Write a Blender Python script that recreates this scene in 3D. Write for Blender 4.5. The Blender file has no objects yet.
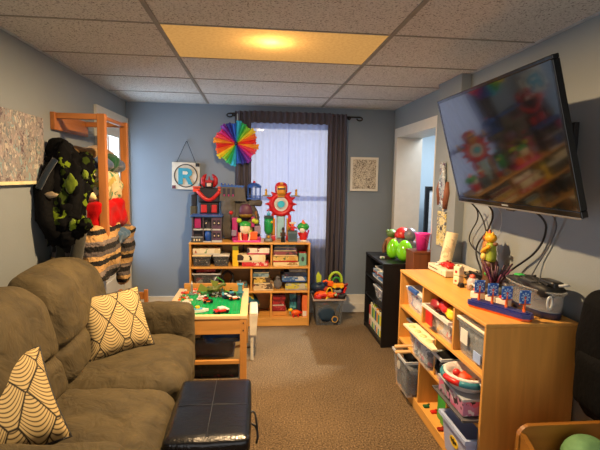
import bpy, bmesh, math, random
from mathutils import Vector, Matrix, noise, Euler
random.seed(7)
PI = math.pi
SC = bpy.context.scene
COL = SC.collection

# ------------------------------------------------------------------ materials
def srgb(h):
    h = h.lstrip('#')
    c = [int(h[i:i+2], 16)/255 for i in (0, 2, 4)]
    return tuple((v/12.92 if v <= .04045 else ((v+.055)/1.055)**2.4) for v in c) + (1,)
_M = {}
def newmat(name):
    m = bpy.data.materials.new(name); m.use_nodes = True
    nt = m.node_tree; return m, nt, nt.nodes, nt.links, nt.nodes['Principled BSDF']
def coords(n, l, scale=(1, 1, 1), rot=(0, 0, 0), kind='Object'):
    tc = n.new('ShaderNodeTexCoord'); mp = n.new('ShaderNodeMapping')
    mp.inputs['Scale'].default_value = scale; mp.inputs['Rotation'].default_value = rot
    l.new(tc.outputs[kind], mp.inputs['Vector']); return mp.outputs['Vector']
def ramp(n, stops, interp='LINEAR'):
    r = n.new('ShaderNodeValToRGB'); r.color_ramp.interpolation = interp
    e = r.color_ramp.elements
    while len(e) < len(stops): e.new(.5)
    for k, (p, c) in enumerate(stops): e[k].position = p; e[k].color = c if len(c) == 4 else tuple(c)+(1,)
    return r
def bump(n, l, src, b, strength=.3, dist=.01):
    bp = n.new('ShaderNodeBump'); bp.inputs['Strength'].default_value = strength; bp.inputs['Distance'].default_value = dist
    l.new(src, bp.inputs['Height']); l.new(bp.outputs['Normal'], b.inputs['Normal'])
def mul(c, k): return tuple(min(1, v*k) for v in c[:3]) + (1,)
def plain(h, rough=.5, metal=0, var=.12, coat=0):
    key = ('p', h, rough, metal, coat)
    if key in _M: return _M[key]
    m, nt, n, l, b = newmat('painted_' + h.strip('#'))
    c = srgb(h)
    nz = n.new('ShaderNodeTexNoise'); nz.inputs['Scale'].default_value = 14
    l.new(coords(n, l), nz.inputs['Vector'])
    r = ramp(n, [(.3, mul(c, 1-var)), (.7, mul(c, 1+var))]); l.new(nz.outputs['Fac'], r.inputs['Fac'])
    l.new(r.outputs['Color'], b.inputs['Base Color'])
    b.inputs['Roughness'].default_value = rough; b.inputs['Metallic'].default_value = metal
    if coat: b.inputs['Coat Weight'].default_value = coat
    _M[key] = m; return m
def cloth(h, scale=60, strength=.5, var=.2, big=3, rough=.95, sheen=.3):
    key = ('c', h, scale, strength, big)
    if key in _M: return _M[key]
    m, nt, n, l, b = newmat('cloth_' + h.strip('#'))
    c = srgb(h); v = coords(n, l)
    nz = n.new('ShaderNodeTexNoise'); nz.inputs['Scale'].default_value = big; nz.inputs['Detail'].default_value = 6
    l.new(v, nz.inputs['Vector'])
    r = ramp(n, [(.3, mul(c, 1-var)), (.7, mul(c, 1+var))]); l.new(nz.outputs['Fac'], r.inputs['Fac'])
    l.new(r.outputs['Color'], b.inputs['Base Color'])
    n2 = n.new('ShaderNodeTexNoise'); n2.inputs['Scale'].default_value = scale; n2.inputs['Detail'].default_value = 3
    l.new(v, n2.inputs['Vector']); bump(n, l, n2.outputs['Fac'], b, strength, .006)
    b.inputs['Roughness'].default_value = rough; b.inputs['Sheen Weight'].default_value = sheen; b.inputs['Specular IOR Level'].default_value = .12
    _M[key] = m; return m
def mk_suede(name, h):
    m, nt, n, l, b = newmat(name); c = srgb(h); v = coords(n, l)
    n1 = n.new('ShaderNodeTexNoise'); n1.inputs['Scale'].default_value = 5; n1.inputs['Detail'].default_value = 7; n1.inputs['Roughness'].default_value = .6; n1.inputs['Distortion'].default_value = 1.2; l.new(v, n1.inputs['Vector'])
    r = ramp(n, [(.32, mul(c, .62)), (.5, c), (.68, mul(c, 1.35))]); l.new(n1.outputs['Fac'], r.inputs['Fac']); l.new(r.outputs['Color'], b.inputs['Base Color'])
    n2 = n.new('ShaderNodeTexNoise'); n2.inputs['Scale'].default_value = 9; n2.inputs['Detail'].default_value = 4; n2.inputs['Distortion'].default_value = .8; l.new(v, n2.inputs['Vector'])
    bump(n, l, n2.outputs['Fac'], b, .7, .03); b.inputs['Roughness'].default_value = .85; b.inputs['Sheen Weight'].default_value = .35; b.inputs['Sheen Tint'].default_value = mul(c, 2.2); return m
def wood(h, axis='z', dark=.84, rough=.42, scale=1.0):
    key = ('w', h, axis, dark, rough, scale)
    if key in _M: return _M[key]
    m, nt, n, l, b = newmat('wood_' + h.strip('#') + '_' + axis)
    c = srgb(h); s = {'x': (1.2, 14, 14), 'y': (14, 1.2, 14), 'z': (14, 14, 1.2)}[axis]
    nz = n.new('ShaderNodeTexNoise'); nz.inputs['Scale'].default_value = 1.6*scale; nz.inputs['Detail'].default_value = 8; nz.inputs['Distortion'].default_value = .6
    l.new(coords(n, l, s), nz.inputs['Vector'])
    r = ramp(n, [(.3, mul(c, dark)), (.55, c), (.75, mul(c, 1.12))]); l.new(nz.outputs['Fac'], r.inputs['Fac'])
    l.new(r.outputs['Color'], b.inputs['Base Color']); b.inputs['Roughness'].default_value = rough
    bump(n, l, nz.outputs['Fac'], b, .08, .003)
    _M[key] = m; return m
def clear(h='#dfe6ea', alpha=.3, rough=.25):
    key = ('t', h, alpha, rough)
    if key in _M: return _M[key]
    m, nt, n, l, b = newmat('clear_plastic_' + h.strip('#'))
    b.inputs['Base Color'].default_value = srgb(h); b.inputs['Alpha'].default_value = alpha if alpha > .65 else alpha*.42
    b.inputs['Roughness'].default_value = rough; b.inputs['Specular IOR Level'].default_value = .6
    _M[key] = m; return m
def printed(cols, scale=18, name='print', rough=.4, stretch=(1, 1, 1)):
    key = ('pr',)+tuple(cols)+(scale,)
    if key in _M: return _M[key]
    m, nt, n, l, b = newmat('printed_' + cols[0].strip('#'))
    vo = n.new('ShaderNodeTexVoronoi'); vo.inputs['Scale'].default_value = scale
    nz = n.new('ShaderNodeTexNoise'); nz.inputs['Scale'].default_value = scale*.6
    v = coords(n, l, stretch); l.new(v, nz.inputs['Vector'])
    mx = n.new('ShaderNodeMix'); mx.data_type = 'VECTOR'; mx.inputs[0].default_value = .15
    l.new(v, mx.inputs[4]); l.new(nz.outputs['Color'], mx.inputs[5]); l.new(mx.outputs[1], vo.inputs['Vector'])
    sp = n.new('ShaderNodeSeparateColor'); l.new(vo.outputs['Color'], sp.inputs['Color'])
    k = len(cols); base = .5
    st = [(0, srgb(cols[0]))] + [(base+(1-base)*i/max(1, k-1), srgb(cols[i+1])) for i in range(k-1)]
    r = ramp(n, st, 'CONSTANT'); l.new(sp.outputs[0], r.inputs['Fac'])
    l.new(r.outputs['Color'], b.inputs['Base Color']); b.inputs['Roughness'].default_value = rough
    if rough >= .7: b.inputs['Specular IOR Level'].default_value = .12
    _M[key] = m; return m

def mk_wall(h, name):
    m, nt, n, l, b = newmat(name); c = srgb(h); v = coords(n, l)
    nz = n.new('ShaderNodeTexNoise'); nz.inputs['Scale'].default_value = 1.5; nz.inputs['Detail'].default_value = 4; l.new(v, nz.inputs['Vector'])
    r = ramp(n, [(.3, mul(c, .93)), (.7, mul(c, 1.06))]); l.new(nz.outputs['Fac'], r.inputs['Fac']); l.new(r.outputs['Color'], b.inputs['Base Color'])
    n2 = n.new('ShaderNodeTexNoise'); n2.inputs['Scale'].default_value = 90; l.new(v, n2.inputs['Vector']); bump(n, l, n2.outputs['Fac'], b, .12, .004)
    b.inputs['Roughness'].default_value = .48; return m
def mk_carpet():
    m, nt, n, l, b = newmat('carpet'); v = coords(n, l)
    n1 = n.new('ShaderNodeTexNoise'); n1.inputs['Scale'].default_value = 110; n1.inputs['Detail'].default_value = 5; n1.inputs['Roughness'].default_value = .75; l.new(v, n1.inputs['Vector'])
    n2 = n.new('ShaderNodeTexNoise'); n2.inputs['Scale'].default_value = 2.2; n2.inputs['Detail'].default_value = 4; l.new(v, n2.inputs['Vector'])
    r = ramp(n, [(.36, srgb('#2c1f10')), (.5, srgb('#7d6443')), (.64, srgb('#c9a97c'))]); l.new(n1.outputs['Fac'], r.inputs['Fac'])
    r2 = ramp(n, [(.35, (.78, .78, .78, 1)), (.65, (1.0, 1.0, 1.0, 1))]); l.new(n2.outputs['Fac'], r2.inputs['Fac'])
    mx = n.new('ShaderNodeMix'); mx.data_type = 'RGBA'; mx.blend_type = 'MULTIPLY'; mx.inputs[0].default_value = 1
    l.new(r.outputs['Color'], mx.inputs[6]); l.new(r2.outputs['Color'], mx.inputs[7]); l.new(mx.outputs[2], b.inputs['Base Color'])
    bump(n, l, n1.outputs['Fac'], b, 1, .02); b.inputs['Roughness'].default_value = 1; b.inputs['Sheen Weight'].default_value = .08; b.inputs['Specular IOR Level'].default_value = .1; return m
def mk_tile():
    m, nt, n, l, b = newmat('acoustic_tile'); v = coords(n, l)
    n1 = n.new('ShaderNodeTexNoise'); n1.inputs['Scale'].default_value = 110; n1.inputs['Detail'].default_value = 2; l.new(v, n1.inputs['Vector'])
    r = ramp(n, [(.33, srgb('#77706a')), (.42, srgb('#cdc8c2')), (.7, srgb('#dad6d0'))]); l.new(n1.outputs['Fac'], r.inputs['Fac'])
    l.new(r.outputs['Color'], b.inputs['Base Color']); bump(n, l, n1.outputs['Fac'], b, .4, .004); b.inputs['Roughness'].default_value = .95; return m
def mk_trans(name, h, transp, transl, rough=.9, bumps=0):
    m, nt, n, l, b = newmat(name); c = srgb(h); out = n['Material Output']; n.remove(b)
    d = n.new('ShaderNodeBsdfDiffuse'); t = n.new('ShaderNodeBsdfTranslucent'); p = n.new('ShaderNodeBsdfTransparent')
    d.inputs['Color'].default_value = c; t.inputs['Color'].default_value = c
    a = n.new('ShaderNodeMixShader'); a.inputs[0].default_value = transl; l.new(d.outputs[0], a.inputs[1]); l.new(t.outputs[0], a.inputs[2])
    q = n.new('ShaderNodeMixShader'); q.inputs[0].default_value = transp; l.new(a.outputs[0], q.inputs[1]); l.new(p.outputs[0], q.inputs[2])
    if bumps:
        nz = n.new('ShaderNodeTexNoise'); nz.inputs['Scale'].default_value = bumps; l.new(coords(n, l), nz.inputs['Vector'])
        r = ramp(n, [(.38, mul(c, .75)), (.6, c)]); l.new(nz.outputs['Fac'], r.inputs['Fac']); l.new(r.outputs['Color'], t.inputs['Color'])
    l.new(q.outputs[0], out.inputs['Surface']); return m
def mk_pane():
    m, nt, n, l, b = newmat('window_glass'); out = n['Material Output']; n.remove(b)
    g = n.new('ShaderNodeBsdfGlossy'); g.inputs['Roughness'].default_value = .02; p = n.new('ShaderNodeBsdfTransparent'); q = n.new('ShaderNodeMixShader')
    q.inputs[0].default_value = .07; l.new(p.outputs[0], q.inputs[1]); l.new(g.outputs[0], q.inputs[2]); l.new(q.outputs[0], out.inputs['Surface']); return m
def mk_emit(name, h, s):
    m, nt, n, l, b = newmat(name); b.inputs['Base Color'].default_value = srgb(h); b.inputs['Emission Color'].default_value = srgb(h); b.inputs['Emission Strength'].default_value = s; return m
def mk_stripes(name, stops, scale, wob=.02):
    # crochet stripes along local Z
    m, nt, n, l, b = newmat(name); v = coords(n, l)
    sp = n.new('ShaderNodeSeparateXYZ'); l.new(v, sp.inputs[0])
    nz = n.new('ShaderNodeTexNoise'); nz.inputs['Scale'].default_value = 45; l.new(v, nz.inputs['Vector'])
    a = n.new('ShaderNodeMath'); a.operation = 'MULTIPLY_ADD'; a.inputs[1].default_value = wob; l.new(nz.outputs['Fac'], a.inputs[0]); l.new(sp.outputs['Z'], a.inputs[2])
    s = n.new('ShaderNodeMath'); s.operation = 'MULTIPLY'; s.inputs[1].default_value = scale; l.new(a.outputs[0], s.inputs[0])
    f = n.new('ShaderNodeMath'); f.operation = 'FRACT'; l.new(s.outputs[0], f.inputs[0])
    r = ramp(n, [(p, srgb(c)) for p, c in stops], 'CONSTANT'); l.new(f.outputs[0], r.inputs['Fac']); l.new(r.outputs['Color'], b.inputs['Base Color'])
    bump(n, l, nz.outputs['Fac'], b, .9, .02); b.inputs['Roughness'].default_value = 1; return m
def mk_pillow():
    m, nt, n, l, b = newmat('drop_pattern_fabric')
    mp = n.new('ShaderNodeMapping'); tc = n.new('ShaderNodeTexCoord'); mp.inputs['Scale'].default_value = (9.2, 5.8, 0); l.new(tc.outputs['Object'], mp.inputs['Vector'])
    m2 = n.new('ShaderNodeMapping'); m2.inputs['Rotation'].default_value = (0, 0, PI/4); l.new(mp.outputs[0], m2.inputs['Vector'])
    vo = n.new('ShaderNodeTexVoronoi'); vo.inputs['Scale'].default_value = 1; vo.inputs['Randomness'].default_value = .18; l.new(m2.outputs[0], vo.inputs['Vector'])
    ve = n.new('ShaderNodeTexVoronoi'); ve.feature = 'DISTANCE_TO_EDGE'; ve.inputs['Scale'].default_value = 1; ve.inputs['Randomness'].default_value = .18; l.new(m2.outputs[0], ve.inputs['Vector'])
    sb = n.new('ShaderNodeVectorMath'); sb.operation = 'SUBTRACT'; l.new(m2.outputs[0], sb.inputs[0]); l.new(vo.outputs['Position'], sb.inputs[1])
    m3 = n.new('ShaderNodeMapping'); m3.inputs['Rotation'].default_value = (0, 0, -PI/4); l.new(sb.outputs[0], m3.inputs['Vector'])
    sp = n.new('ShaderNodeSeparateXYZ'); l.new(m3.outputs[0], sp.inputs[0])
    x2 = n.new('ShaderNodeMath'); x2.operation = 'MULTIPLY'; l.new(sp.outputs['X'], x2.inputs[0]); l.new(sp.outputs['X'], x2.inputs[1])
    ma = n.new('ShaderNodeMath'); ma.operation = 'MULTIPLY_ADD'; ma.inputs[1].default_value = -1.1; l.new(x2.outputs[0], ma.inputs[0]); l.new(sp.outputs['Y'], ma.inputs[2])
    mk = n.new('ShaderNodeMath'); mk.operation = 'MULTIPLY'; mk.inputs[1].default_value = 62; l.new(ma.outputs[0], mk.inputs[0])
    sn = n.new('ShaderNodeMath'); sn.operation = 'SINE'; l.new(mk.outputs[0], sn.inputs[0])
    r = ramp(n, [(.0, srgb('#3a2c1c')), (.16, srgb('#8f7a50')), (.36, srgb('#bda46e')), (1, srgb('#c8b07a'))])
    mr = n.new('ShaderNodeMapRange'); mr.inputs[1].default_value = -1; mr.inputs[2].default_value = 1; l.new(sn.outputs[0], mr.inputs[0]); l.new(mr.outputs[0], r.inputs['Fac'])
    r2 = ramp(n, [(.0, (.02, .015, .01, 1)), (.010, (.02, .015, .01, 1)), (.04, (1, 1, 1, 1))]); l.new(ve.outputs['Distance'], r2.inputs['Fac'])
    mx = n.new('ShaderNodeMix'); mx.data_type = 'RGBA'; mx.blend_type = 'MULTIPLY'; mx.inputs[0].default_value = 1
    l.new(r.outputs['Color'], mx.inputs[6]); l.new(r2.outputs['Color'], mx.inputs[7]); l.new(mx.outputs[2], b.inputs['Base Color'])
    b.inputs['Roughness'].default_value = .85; return m

WALLB = mk_wall('#7a8796', 'blue_grey_wall_paint_shaded'); WALL = mk_wall('#878e92', 'blue_grey_wall_paint_lit')  # same paint: back wall toned darker for its dimmer light, side walls lighter
HALLW = mk_wall('#b4c6d2', 'pale_blue_wall_paint')
CARPET = mk_carpet(); TILE = mk_tile(); PANE = mk_pane()
WHITE = plain('#dcdad2', .45, var=.03); TRIM = plain('#d8d4ca', .4, var=.03); TBAR = plain('#8e877b', .6)
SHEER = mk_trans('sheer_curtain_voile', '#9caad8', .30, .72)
DRAPE = mk_trans('dark_curtain_cloth', '#5a5660', .0, .12)
DIFFUSER = mk_trans('frosted_light_panel', '#8f8670', .0, .92, bumps=60)
SOFAC = mk_suede('olive_suede', '#4a3f26')
SOFAD = mk_suede('dark_olive_suede', '#42381f')
MAPLE = wood('#dda250', 'y'); MAPLEZ = wood('#d69846', 'z'); MAPLEX = wood('#dda250', 'x')
PINE = wood('#d0934a', 'x', .8); PINEY = wood('#d0934a', 'y', .8); PINEZ = wood('#cd8f47', 'z', .8)
OAK = wood('#b06f35', 'z', .7); OAKX = wood('#b06f35', 'x', .7); OAKY = wood('#a8672f', 'y', .7)
BLACK = plain('#0d0c0e', .4); BLACKM = plain('#131214', .6); BLKW = plain('#17151a', .5)
LEATHER = None
def mk_leather():
    m, nt, n, l, b = newmat('black_leather'); v = coords(n, l)
    nz = n.new('ShaderNodeTexVoronoi'); nz.inputs['Scale'].default_value = 120; l.new(v, nz.inputs['Vector'])
    n2 = n.new('ShaderNodeTexNoise'); n2.inputs['Scale'].default_value = 7; n2.inputs['Detail'].default_value = 5; l.new(v, n2.inputs['Vector'])
    a = n.new('ShaderNodeMath'); a.operation = 'MULTIPLY_ADD'; a.inputs[1].default_value = 5; l.new(n2.outputs['Fac'], a.inputs[0]); l.new(nz.outputs['Distance'], a.inputs[2])
    bump(n, l, a.outputs[0], b, .25, .004); b.inputs['Base Color'].default_value = srgb('#0b0c11'); b.inputs['Roughness'].default_value = .24
    b.inputs['Specular IOR Level'].default_value = .55; return m
LEATHER = mk_leather()
RED = plain('#c8201c', .35); DRED = plain('#8c1414', .4); ORANGE = plain('#f0641a', .4); YELLOW = plain('#efc51f', .4)
GREEN = plain('#2f9a3a', .35); LIME = plain('#8ccf2c', .3); BLUE = plain('#2450a8', .4); NAVY = plain('#16233f', .5)
SKY = plain('#4fa7c8', .4); PINK = plain('#f03aa4', .35); MAG = plain('#a81e6c', .4); PURPLE = plain('#5b3a78', .45)
GREY = plain('#7f8386', .5); DGREY = plain('#3f4146', .55); LGREY = plain('#b8bbbd', .5); CREAM = plain('#e6d6ae', .5)
TEAL = plain('#2b7684', .45); BROWN = plain('#6b4426', .6); TAN = plain('#c69a62', .55); GOLD = plain('#c89428', .35, .4); SILVER = plain('#b9bcc0', .3, .8)
ROCK = cloth('#5e5a55', 25, .8, .3, 8, .9, 0)
CLEAR = clear(); CLEARW = clear('#e9eef2', .42, .3); SMOKE = clear('#6a6f76', .62, .3)

# ------------------------------------------------------------------ mesh builder
def basis(d):
    d = Vector(d).normalized(); a = Vector((0, 0, 1)) if abs(d.z) < .9 else Vector((1, 0, 0))
    u = d.cross(a).normalized(); return u, d.cross(u).normalized()
class MB:
    def __init__(s): s.v = []; s.f = []; s.mi = []; s.sm = []; s.mats = []; s.X = Matrix.Identity(4)
    def at(s, loc=(0, 0, 0), rot=(0, 0, 0)): s.X = Matrix.Translation(loc) @ Euler(rot).to_matrix().to_4x4(); return s
    def _m(s, m):
        if m not in s.mats: s.mats.append(m)
        return s.mats.index(m)
    def add(s, vs, fs, m, smooth=False):
        o = len(s.v); s.v += [s.X @ Vector(v) for v in vs]; k = s._m(m)
        for f in fs: s.f.append([o+i for i in f]); s.mi.append(k); s.sm.append(smooth)
        return s
    def bmadd(s, bm, m, smooth=False):
        bm.verts.index_update(); s.add([v.co.copy() for v in bm.verts], [[v.index for v in f.verts] for f in bm.faces], m, smooth); bm.free(); return s
    def box(s, x0, x1, y0, y1, z0, z1, m, bev=0, seg=2):
        bm = bmesh.new(); bmesh.ops.create_cube(bm, size=1)
        for v in bm.verts: v.co = Vector((x0+(v.co.x+.5)*(x1-x0), y0+(v.co.y+.5)*(y1-y0), z0+(v.co.z+.5)*(z1-z0)))
        if bev: bmesh.ops.bevel(bm, geom=bm.edges[:], offset=min(bev, .49*min(x1-x0, y1-y0, z1-z0)), segments=seg, profile=.5, affect='EDGES')
        return s.bmadd(bm, m)
    def cyl(s, p0, p1, r, m, r1=None, seg=16, cap=True):
        p0 = Vector(p0); p1 = Vector(p1); r1 = r if r1 is None else r1; u, w = basis(p1-p0); vs = []
        for p, q in ((p0, r), (p1, r1)):
            for i in range(seg): a = 2*PI*i/seg; vs.append(p+u*math.cos(a)*q+w*math.sin(a)*q)
        s.add(vs, [[i, (i+1) % seg, seg+(i+1) % seg, seg+i] for i in range(seg)], m, True)
        if cap: s.add(vs[:seg], [list(range(seg))[::-1]], m); s.add(vs[seg:], [list(range(seg))], m)
        return s
    def tube(s, pts, r, m, seg=8, smooth_n=0):
        pts = [Vector(p) for p in pts]
        for _ in range(smooth_n):
            q = [pts[0]]
            for a, b in zip(pts, pts[1:]): q += [a.lerp(b, .25), a.lerp(b, .75)]
            pts = q + [pts[-1]]
        n = len(pts); vs = []; u = None
        for i, p in enumerate(pts):
            d = (pts[min(i+1, n-1)]-pts[max(i-1, 0)]).normalized()
            if u is None: u, w = basis(d)
            else: u = (u-d*u.dot(d)).normalized(); w = d.cross(u)
            rr = r[i] if isinstance(r, (list, tuple)) and len(r) == n else (r if not isinstance(r, (list, tuple)) else r[0])
            for k in range(seg): a = 2*PI*k/seg; vs.append(p+u*math.cos(a)*rr+w*math.sin(a)*rr)
        fs = [[i*seg+k, i*seg+(k+1) % seg, (i+1)*seg+(k+1) % seg, (i+1)*seg+k] for i in range(n-1) for k in range(seg)]
        fs += [list(range(seg))[::-1], [(n-1)*seg+k for k in range(seg)]]
        return s.add(vs, fs, m, True)
    def sph(s, c, r, m, seg=20, rings=12, nz=0, nsc=6, z0=-1):
        if not isinstance(r, (tuple, list)): r = (r, r, r)
        vs = []; fs = []; c = Vector(c)
        for j in range(rings+1):
            t = -PI/2+PI*j/rings
            for i in range(seg):
                a = 2*PI*i/seg; p = Vector((math.cos(t)*math.cos(a), math.cos(t)*math.sin(a), max(z0, math.sin(t))))
                if nz: p = p*(1+nz*noise.noise(p*nsc*.35+c*3.1)+nz*.5*noise.noise(p*nsc+c*1.7))
                vs.append(c+Vector((p.x*r[0], p.y*r[1], p.z*r[2])))
        for j in range(rings):
            for i in range(seg): fs.append([j*seg+i, j*seg+(i+1) % seg, (j+1)*seg+(i+1) % seg, (j+1)*seg+i])
        return s.add(vs, fs, m, True)
    def lathe(s, prof, m, c=(0, 0, 0), seg=24, sx=1, sy=1, smooth=True):
        c = Vector(c); vs = []; n = len(prof)
        for r, z in prof:
            for i in range(seg): a = 2*PI*i/seg; vs.append(c+Vector((r*math.cos(a)*sx, r*math.sin(a)*sy, z)))
        return s.add(vs, [[j*seg+i, j*seg+(i+1) % seg, (j+1)*seg+(i+1) % seg, (j+1)*seg+i] for j in range(n-1) for i in range(seg)], m, smooth)
    def prism(s, pts, axis, d0, d1, m):
        # pts: 2D outline; axis = direction of extrusion
        def P(a, b, d): return {'x': (d, a, b), 'y': (a, d, b), 'z': (a, b, d)}[axis]
        n = len(pts); vs = [P(a, b, d0) for a, b in pts]+[P(a, b, d1) for a, b in pts]
        return s.add(vs, [list(range(n)), list(range(n, 2*n))[::-1]]+[[i, n+i, n+(i+1) % n, (i+1) % n] for i in range(n)], m)
    def soft(s, c, size, r, m, n=10, puff=0, nz=0, nsc=5, fn=None, seed=0):
        h = Vector(size)/2; c = Vector(c); r = min(r, min(h)*.98); bm = bmesh.new(); bmesh.ops.create_cube(bm, size=2)
        bmesh.ops.subdivide_edges(bm, edges=bm.edges[:], cuts=n, use_grid_fill=True)
        for v in bm.verts:
            p = v.co.copy(); a = [abs(x) for x in p]; k = a.index(max(a)); o = [i for i in range(3) if i != k]
            q = Vector([p[i]*h[i] for i in range(3)]); co = Vector([max(-(h[i]-r), min(h[i]-r, q[i])) for i in range(3)])
            d = (q-co); d = d.normalized()*r if d.length > 1e-6 else d
            z = co+d; z[k] += math.copysign(puff*(1-p[o[0]]**2)*(1-p[o[1]]**2), p[k])
            if nz:
                w = z*nsc+Vector((seed*7.3, seed*1.9, seed*4.1)); z += d.normalized()*nz*(noise.noise(w)+.5*noise.noise(w*2.3))
            if fn: z = Vector(fn(z.x, z.y, z.z))
            v.co = z+c
        return s.bmadd(bm, m, True)
    def open_box(s, x0, x1, y0, y1, z0, z1, t, m, taper=0, lip=0, mlip=None):
        # tub with walls of thickness t, bottom narrower by taper
        def ring(e, z): return [(x0-e, y0-e, z), (x1+e, y0-e, z), (x1+e, y1+e, z), (x0-e, y1+e, z)]
        vs = ring(-taper, z0)+ring(0, z1)+ring(-t, z1)+ring(-taper-t, z0+t); f = []
        for k in range(3): f += [[4*k+i, 4*k+(i+1) % 4, 4*k+4+(i+1) % 4, 4*k+4+i] for i in range(4)]
        s.add(vs, [[3, 2, 1, 0], [12, 13, 14, 15]]+f, m)
        if lip:
            q = mlip or m
            s.box(x0-lip, x1+lip, y0-lip, y0, z1-lip*1.3, z1+.002, q); s.box(x0-lip, x1+lip, y1, y1+lip, z1-lip*1.3, z1+.002, q)
            s.box(x0-lip, x0, y0, y1, z1-lip*1.3, z1+.002, q); s.box(x1, x1+lip, y0, y1, z1-lip*1.3, z1+.002, q)
        return s
    def build(s, name, parent=None, loc=(0, 0, 0), rot=(0, 0, 0), label=None, cat=None, group=None, kind=None, M=None):
        me = bpy.data.meshes.new(name); me.from_pydata([tuple(v) for v in s.v], [], s.f)
        for m in s.mats: me.materials.append(m)
        me.polygons.foreach_set('material_index', s.mi); me.polygons.foreach_set('use_smooth', s.sm); me.update()
        bm = bmesh.new(); bm.from_mesh(me); bmesh.ops.recalc_face_normals(bm, faces=bm.faces[:]); bm.to_mesh(me); bm.free()
        o = bpy.data.objects.new(name, me); COL.objects.link(o); o.location = loc; o.rotation_euler = rot
        if parent: o.parent = parent
        if M is not None: o.matrix_world = M
        tag(o, label, cat, group, kind); return o
def tag(o, label=None, cat=None, group=None, kind=None):
    if label: o['label'] = label
    if cat: o['category'] = cat
    if group: o['group'] = group
    if kind: o['kind'] = kind
def thing(name, loc, label, cat, group=None, rz=0, rot=None, kind=None):
    o = bpy.data.objects.new(name, None); COL.objects.link(o); o.location = loc; o.rotation_euler = rot or (0, 0, rz); o.empty_display_size = .05
    tag(o, label, cat, group, kind); return o
def copy_tree(o, parent=None):
    c = o.copy(); COL.objects.link(c)
    if parent: c.parent = parent
    for ch in [x for x in bpy.data.objects if x.parent == o]: copy_tree(ch, c)
    return c
def struct(name, mb, **k): return mb.build(name, kind='structure', **k)

# ------------------------------------------------------------------ camera
cam = bpy.data.cameras.new('camera'); co = bpy.data.objects.new('camera', cam); COL.objects.link(co); SC.camera = co
cam.sensor_width = 36; cam.lens = 445/600*36; cam.clip_start = .05
co.matrix_world = Matrix(((.99472373, -.00627042, -.10239816, 0), (-.10111205, .1088899, -.98889805, 0), (.01735093, .99403404, .10768135, 1.52), (0, 0, 0, 1)))

# ------------------------------------------------------------------ room shell
XL, XR, YB, YF, ZC = -1.33, 1.53, 4.87, -.9, 2.27
struct('floor', MB().box(XL-.12, XR+.12, YF-.1, YB+.12, -.06, 0, CARPET))
def wall_with_hole(axis, c0, c1, a0, a1, h0, h1, z0, z1, zt, m):
    mb = MB()
    def bx(a, b, z, y):
        if b-a < .001 or y-z < .001: return
        (mb.box(a, b, c0, c1, z, y, m) if axis == 'y' else mb.box(c0, c1, a, b, z, y, m))
    bx(a0, h0, 0, zt); bx(h1, a1, 0, zt); bx(h0, h1, 0, z0); bx(h0, h1, z1, zt); return mb
WX0, WX1, WZ0, WZ1 = -.10, .86, .78, 2.08
struct('wall_back', wall_with_hole('y', YB, YB+.14, XL-.12, XR+.12, WX0, WX1, WZ0, WZ1, ZC+.2, WALLB))
struct('wall_left', wall_with_hole('x', XL-.12, XL, YF, YB, 4.03, 4.84, 0, 2.0, ZC+.2, WALL))
wr = wall_with_hole('x', XR, XR+.12, YF, YB, 3.66, 4.69, 0, 1.96, ZC+.2, WALL)
wr.box(1.46, XR+.01, 3.12, 3.52, 0, ZC, WALL)        # shallow pillar that stands out of the wall
struct('wall_right', wr)
LX0, LX1, LY0, LY1 = -.49, .715, 2.375, 3.01
c = MB()
for a in ((XL, LX0, YF, YB), (LX1, XR, YF, YB), (LX0, LX1, YF, LY0), (LX0, LX1, LY1, YB)): c.box(a[0], a[1], a[2], a[3], ZC, ZC+.02, TILE)
yl = [2.375+.635*k for k in range(-5, 4)]
for x in (LX0, LX1): c.box(x-.012, x+.012, YF, YB, ZC-.005, ZC+.001, TBAR)
for y in yl:
    c.box(XL, LX0-.012, y-.006, y+.006, ZC-.004, ZC+.001, TBAR); c.box(LX1+.012, XR, y-.006, y+.006, ZC-.004, ZC+.001, TBAR)
    c.box(LX0+.012, LX1-.012, y-.006, y+.006, ZC-.004, ZC+.001, TBAR)
c.box(XL, XL+.018, YF, YB, ZC-.006, ZC-.001, LGREY); c.box(XR-.018, XR, YF, 3.1, ZC-.006, ZC-.001, LGREY)
c.box(XL, XR, YB-.018, YB, ZC-.006, ZC-.001, LGREY)
struct('ceiling', c)
# ceiling light: frosted panel with a bulb above it
t = thing('ceiling_light', ((LX0+LX1)/2, (LY0+LY1)/2, ZC), 'glowing warm yellow frosted light panel set in the tiled ceiling', 'light')
w, d = (LX1-LX0)/2, (LY1-LY0)/2
MB().box(-w+.013, w-.013, -d+.008, d-.008, -.001, .002, DIFFUSER).build('diffuser', t)
hb = MB(); HW_ = plain('#8a857a', .7)
hb.box(-w, w, -d, -d+.012, .02, .2, HW_); hb.box(-w, w, d-.012, d, .02, .2, HW_); hb.box(-w, -w+.012, -d, d, .02, .2, HW_); hb.box(w-.012, w, -d, d, .02, .2, HW_); hb.box(-w, w, -d, d, .2, .21, HW_)
hb.build('housing', t)
BULBE = mk_emit('glowing_bulb', '#ffc684', 1)
MB().sph((0, 0, 0), .045, BULBE).cyl((0, 0, .03), (0, 0, .11), .02, SILVER).build('bulb', t, loc=(-.025, -.09, .06))
# baseboards
bb = MB(); bb.box(XL, .0+XR, YB-.018, YB, 0, .19, TRIM); bb.box(XL, XR, YB-.028, YB, 0, .10, TRIM); bb.box(XL, XR, YB-.022, YB, .185, .2, TRIM); struct('baseboard_back', bb)
struct('baseboard_left', MB().box(XL, XL+.018, YF, 3.93, 0, .18, TRIM).box(XL, XL+.026, YF, 3.93, 0, .09, TRIM))
struct('baseboard_right', MB().box(XR-.018, XR, YF, 3.12, 0, .18, TRIM))
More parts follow.
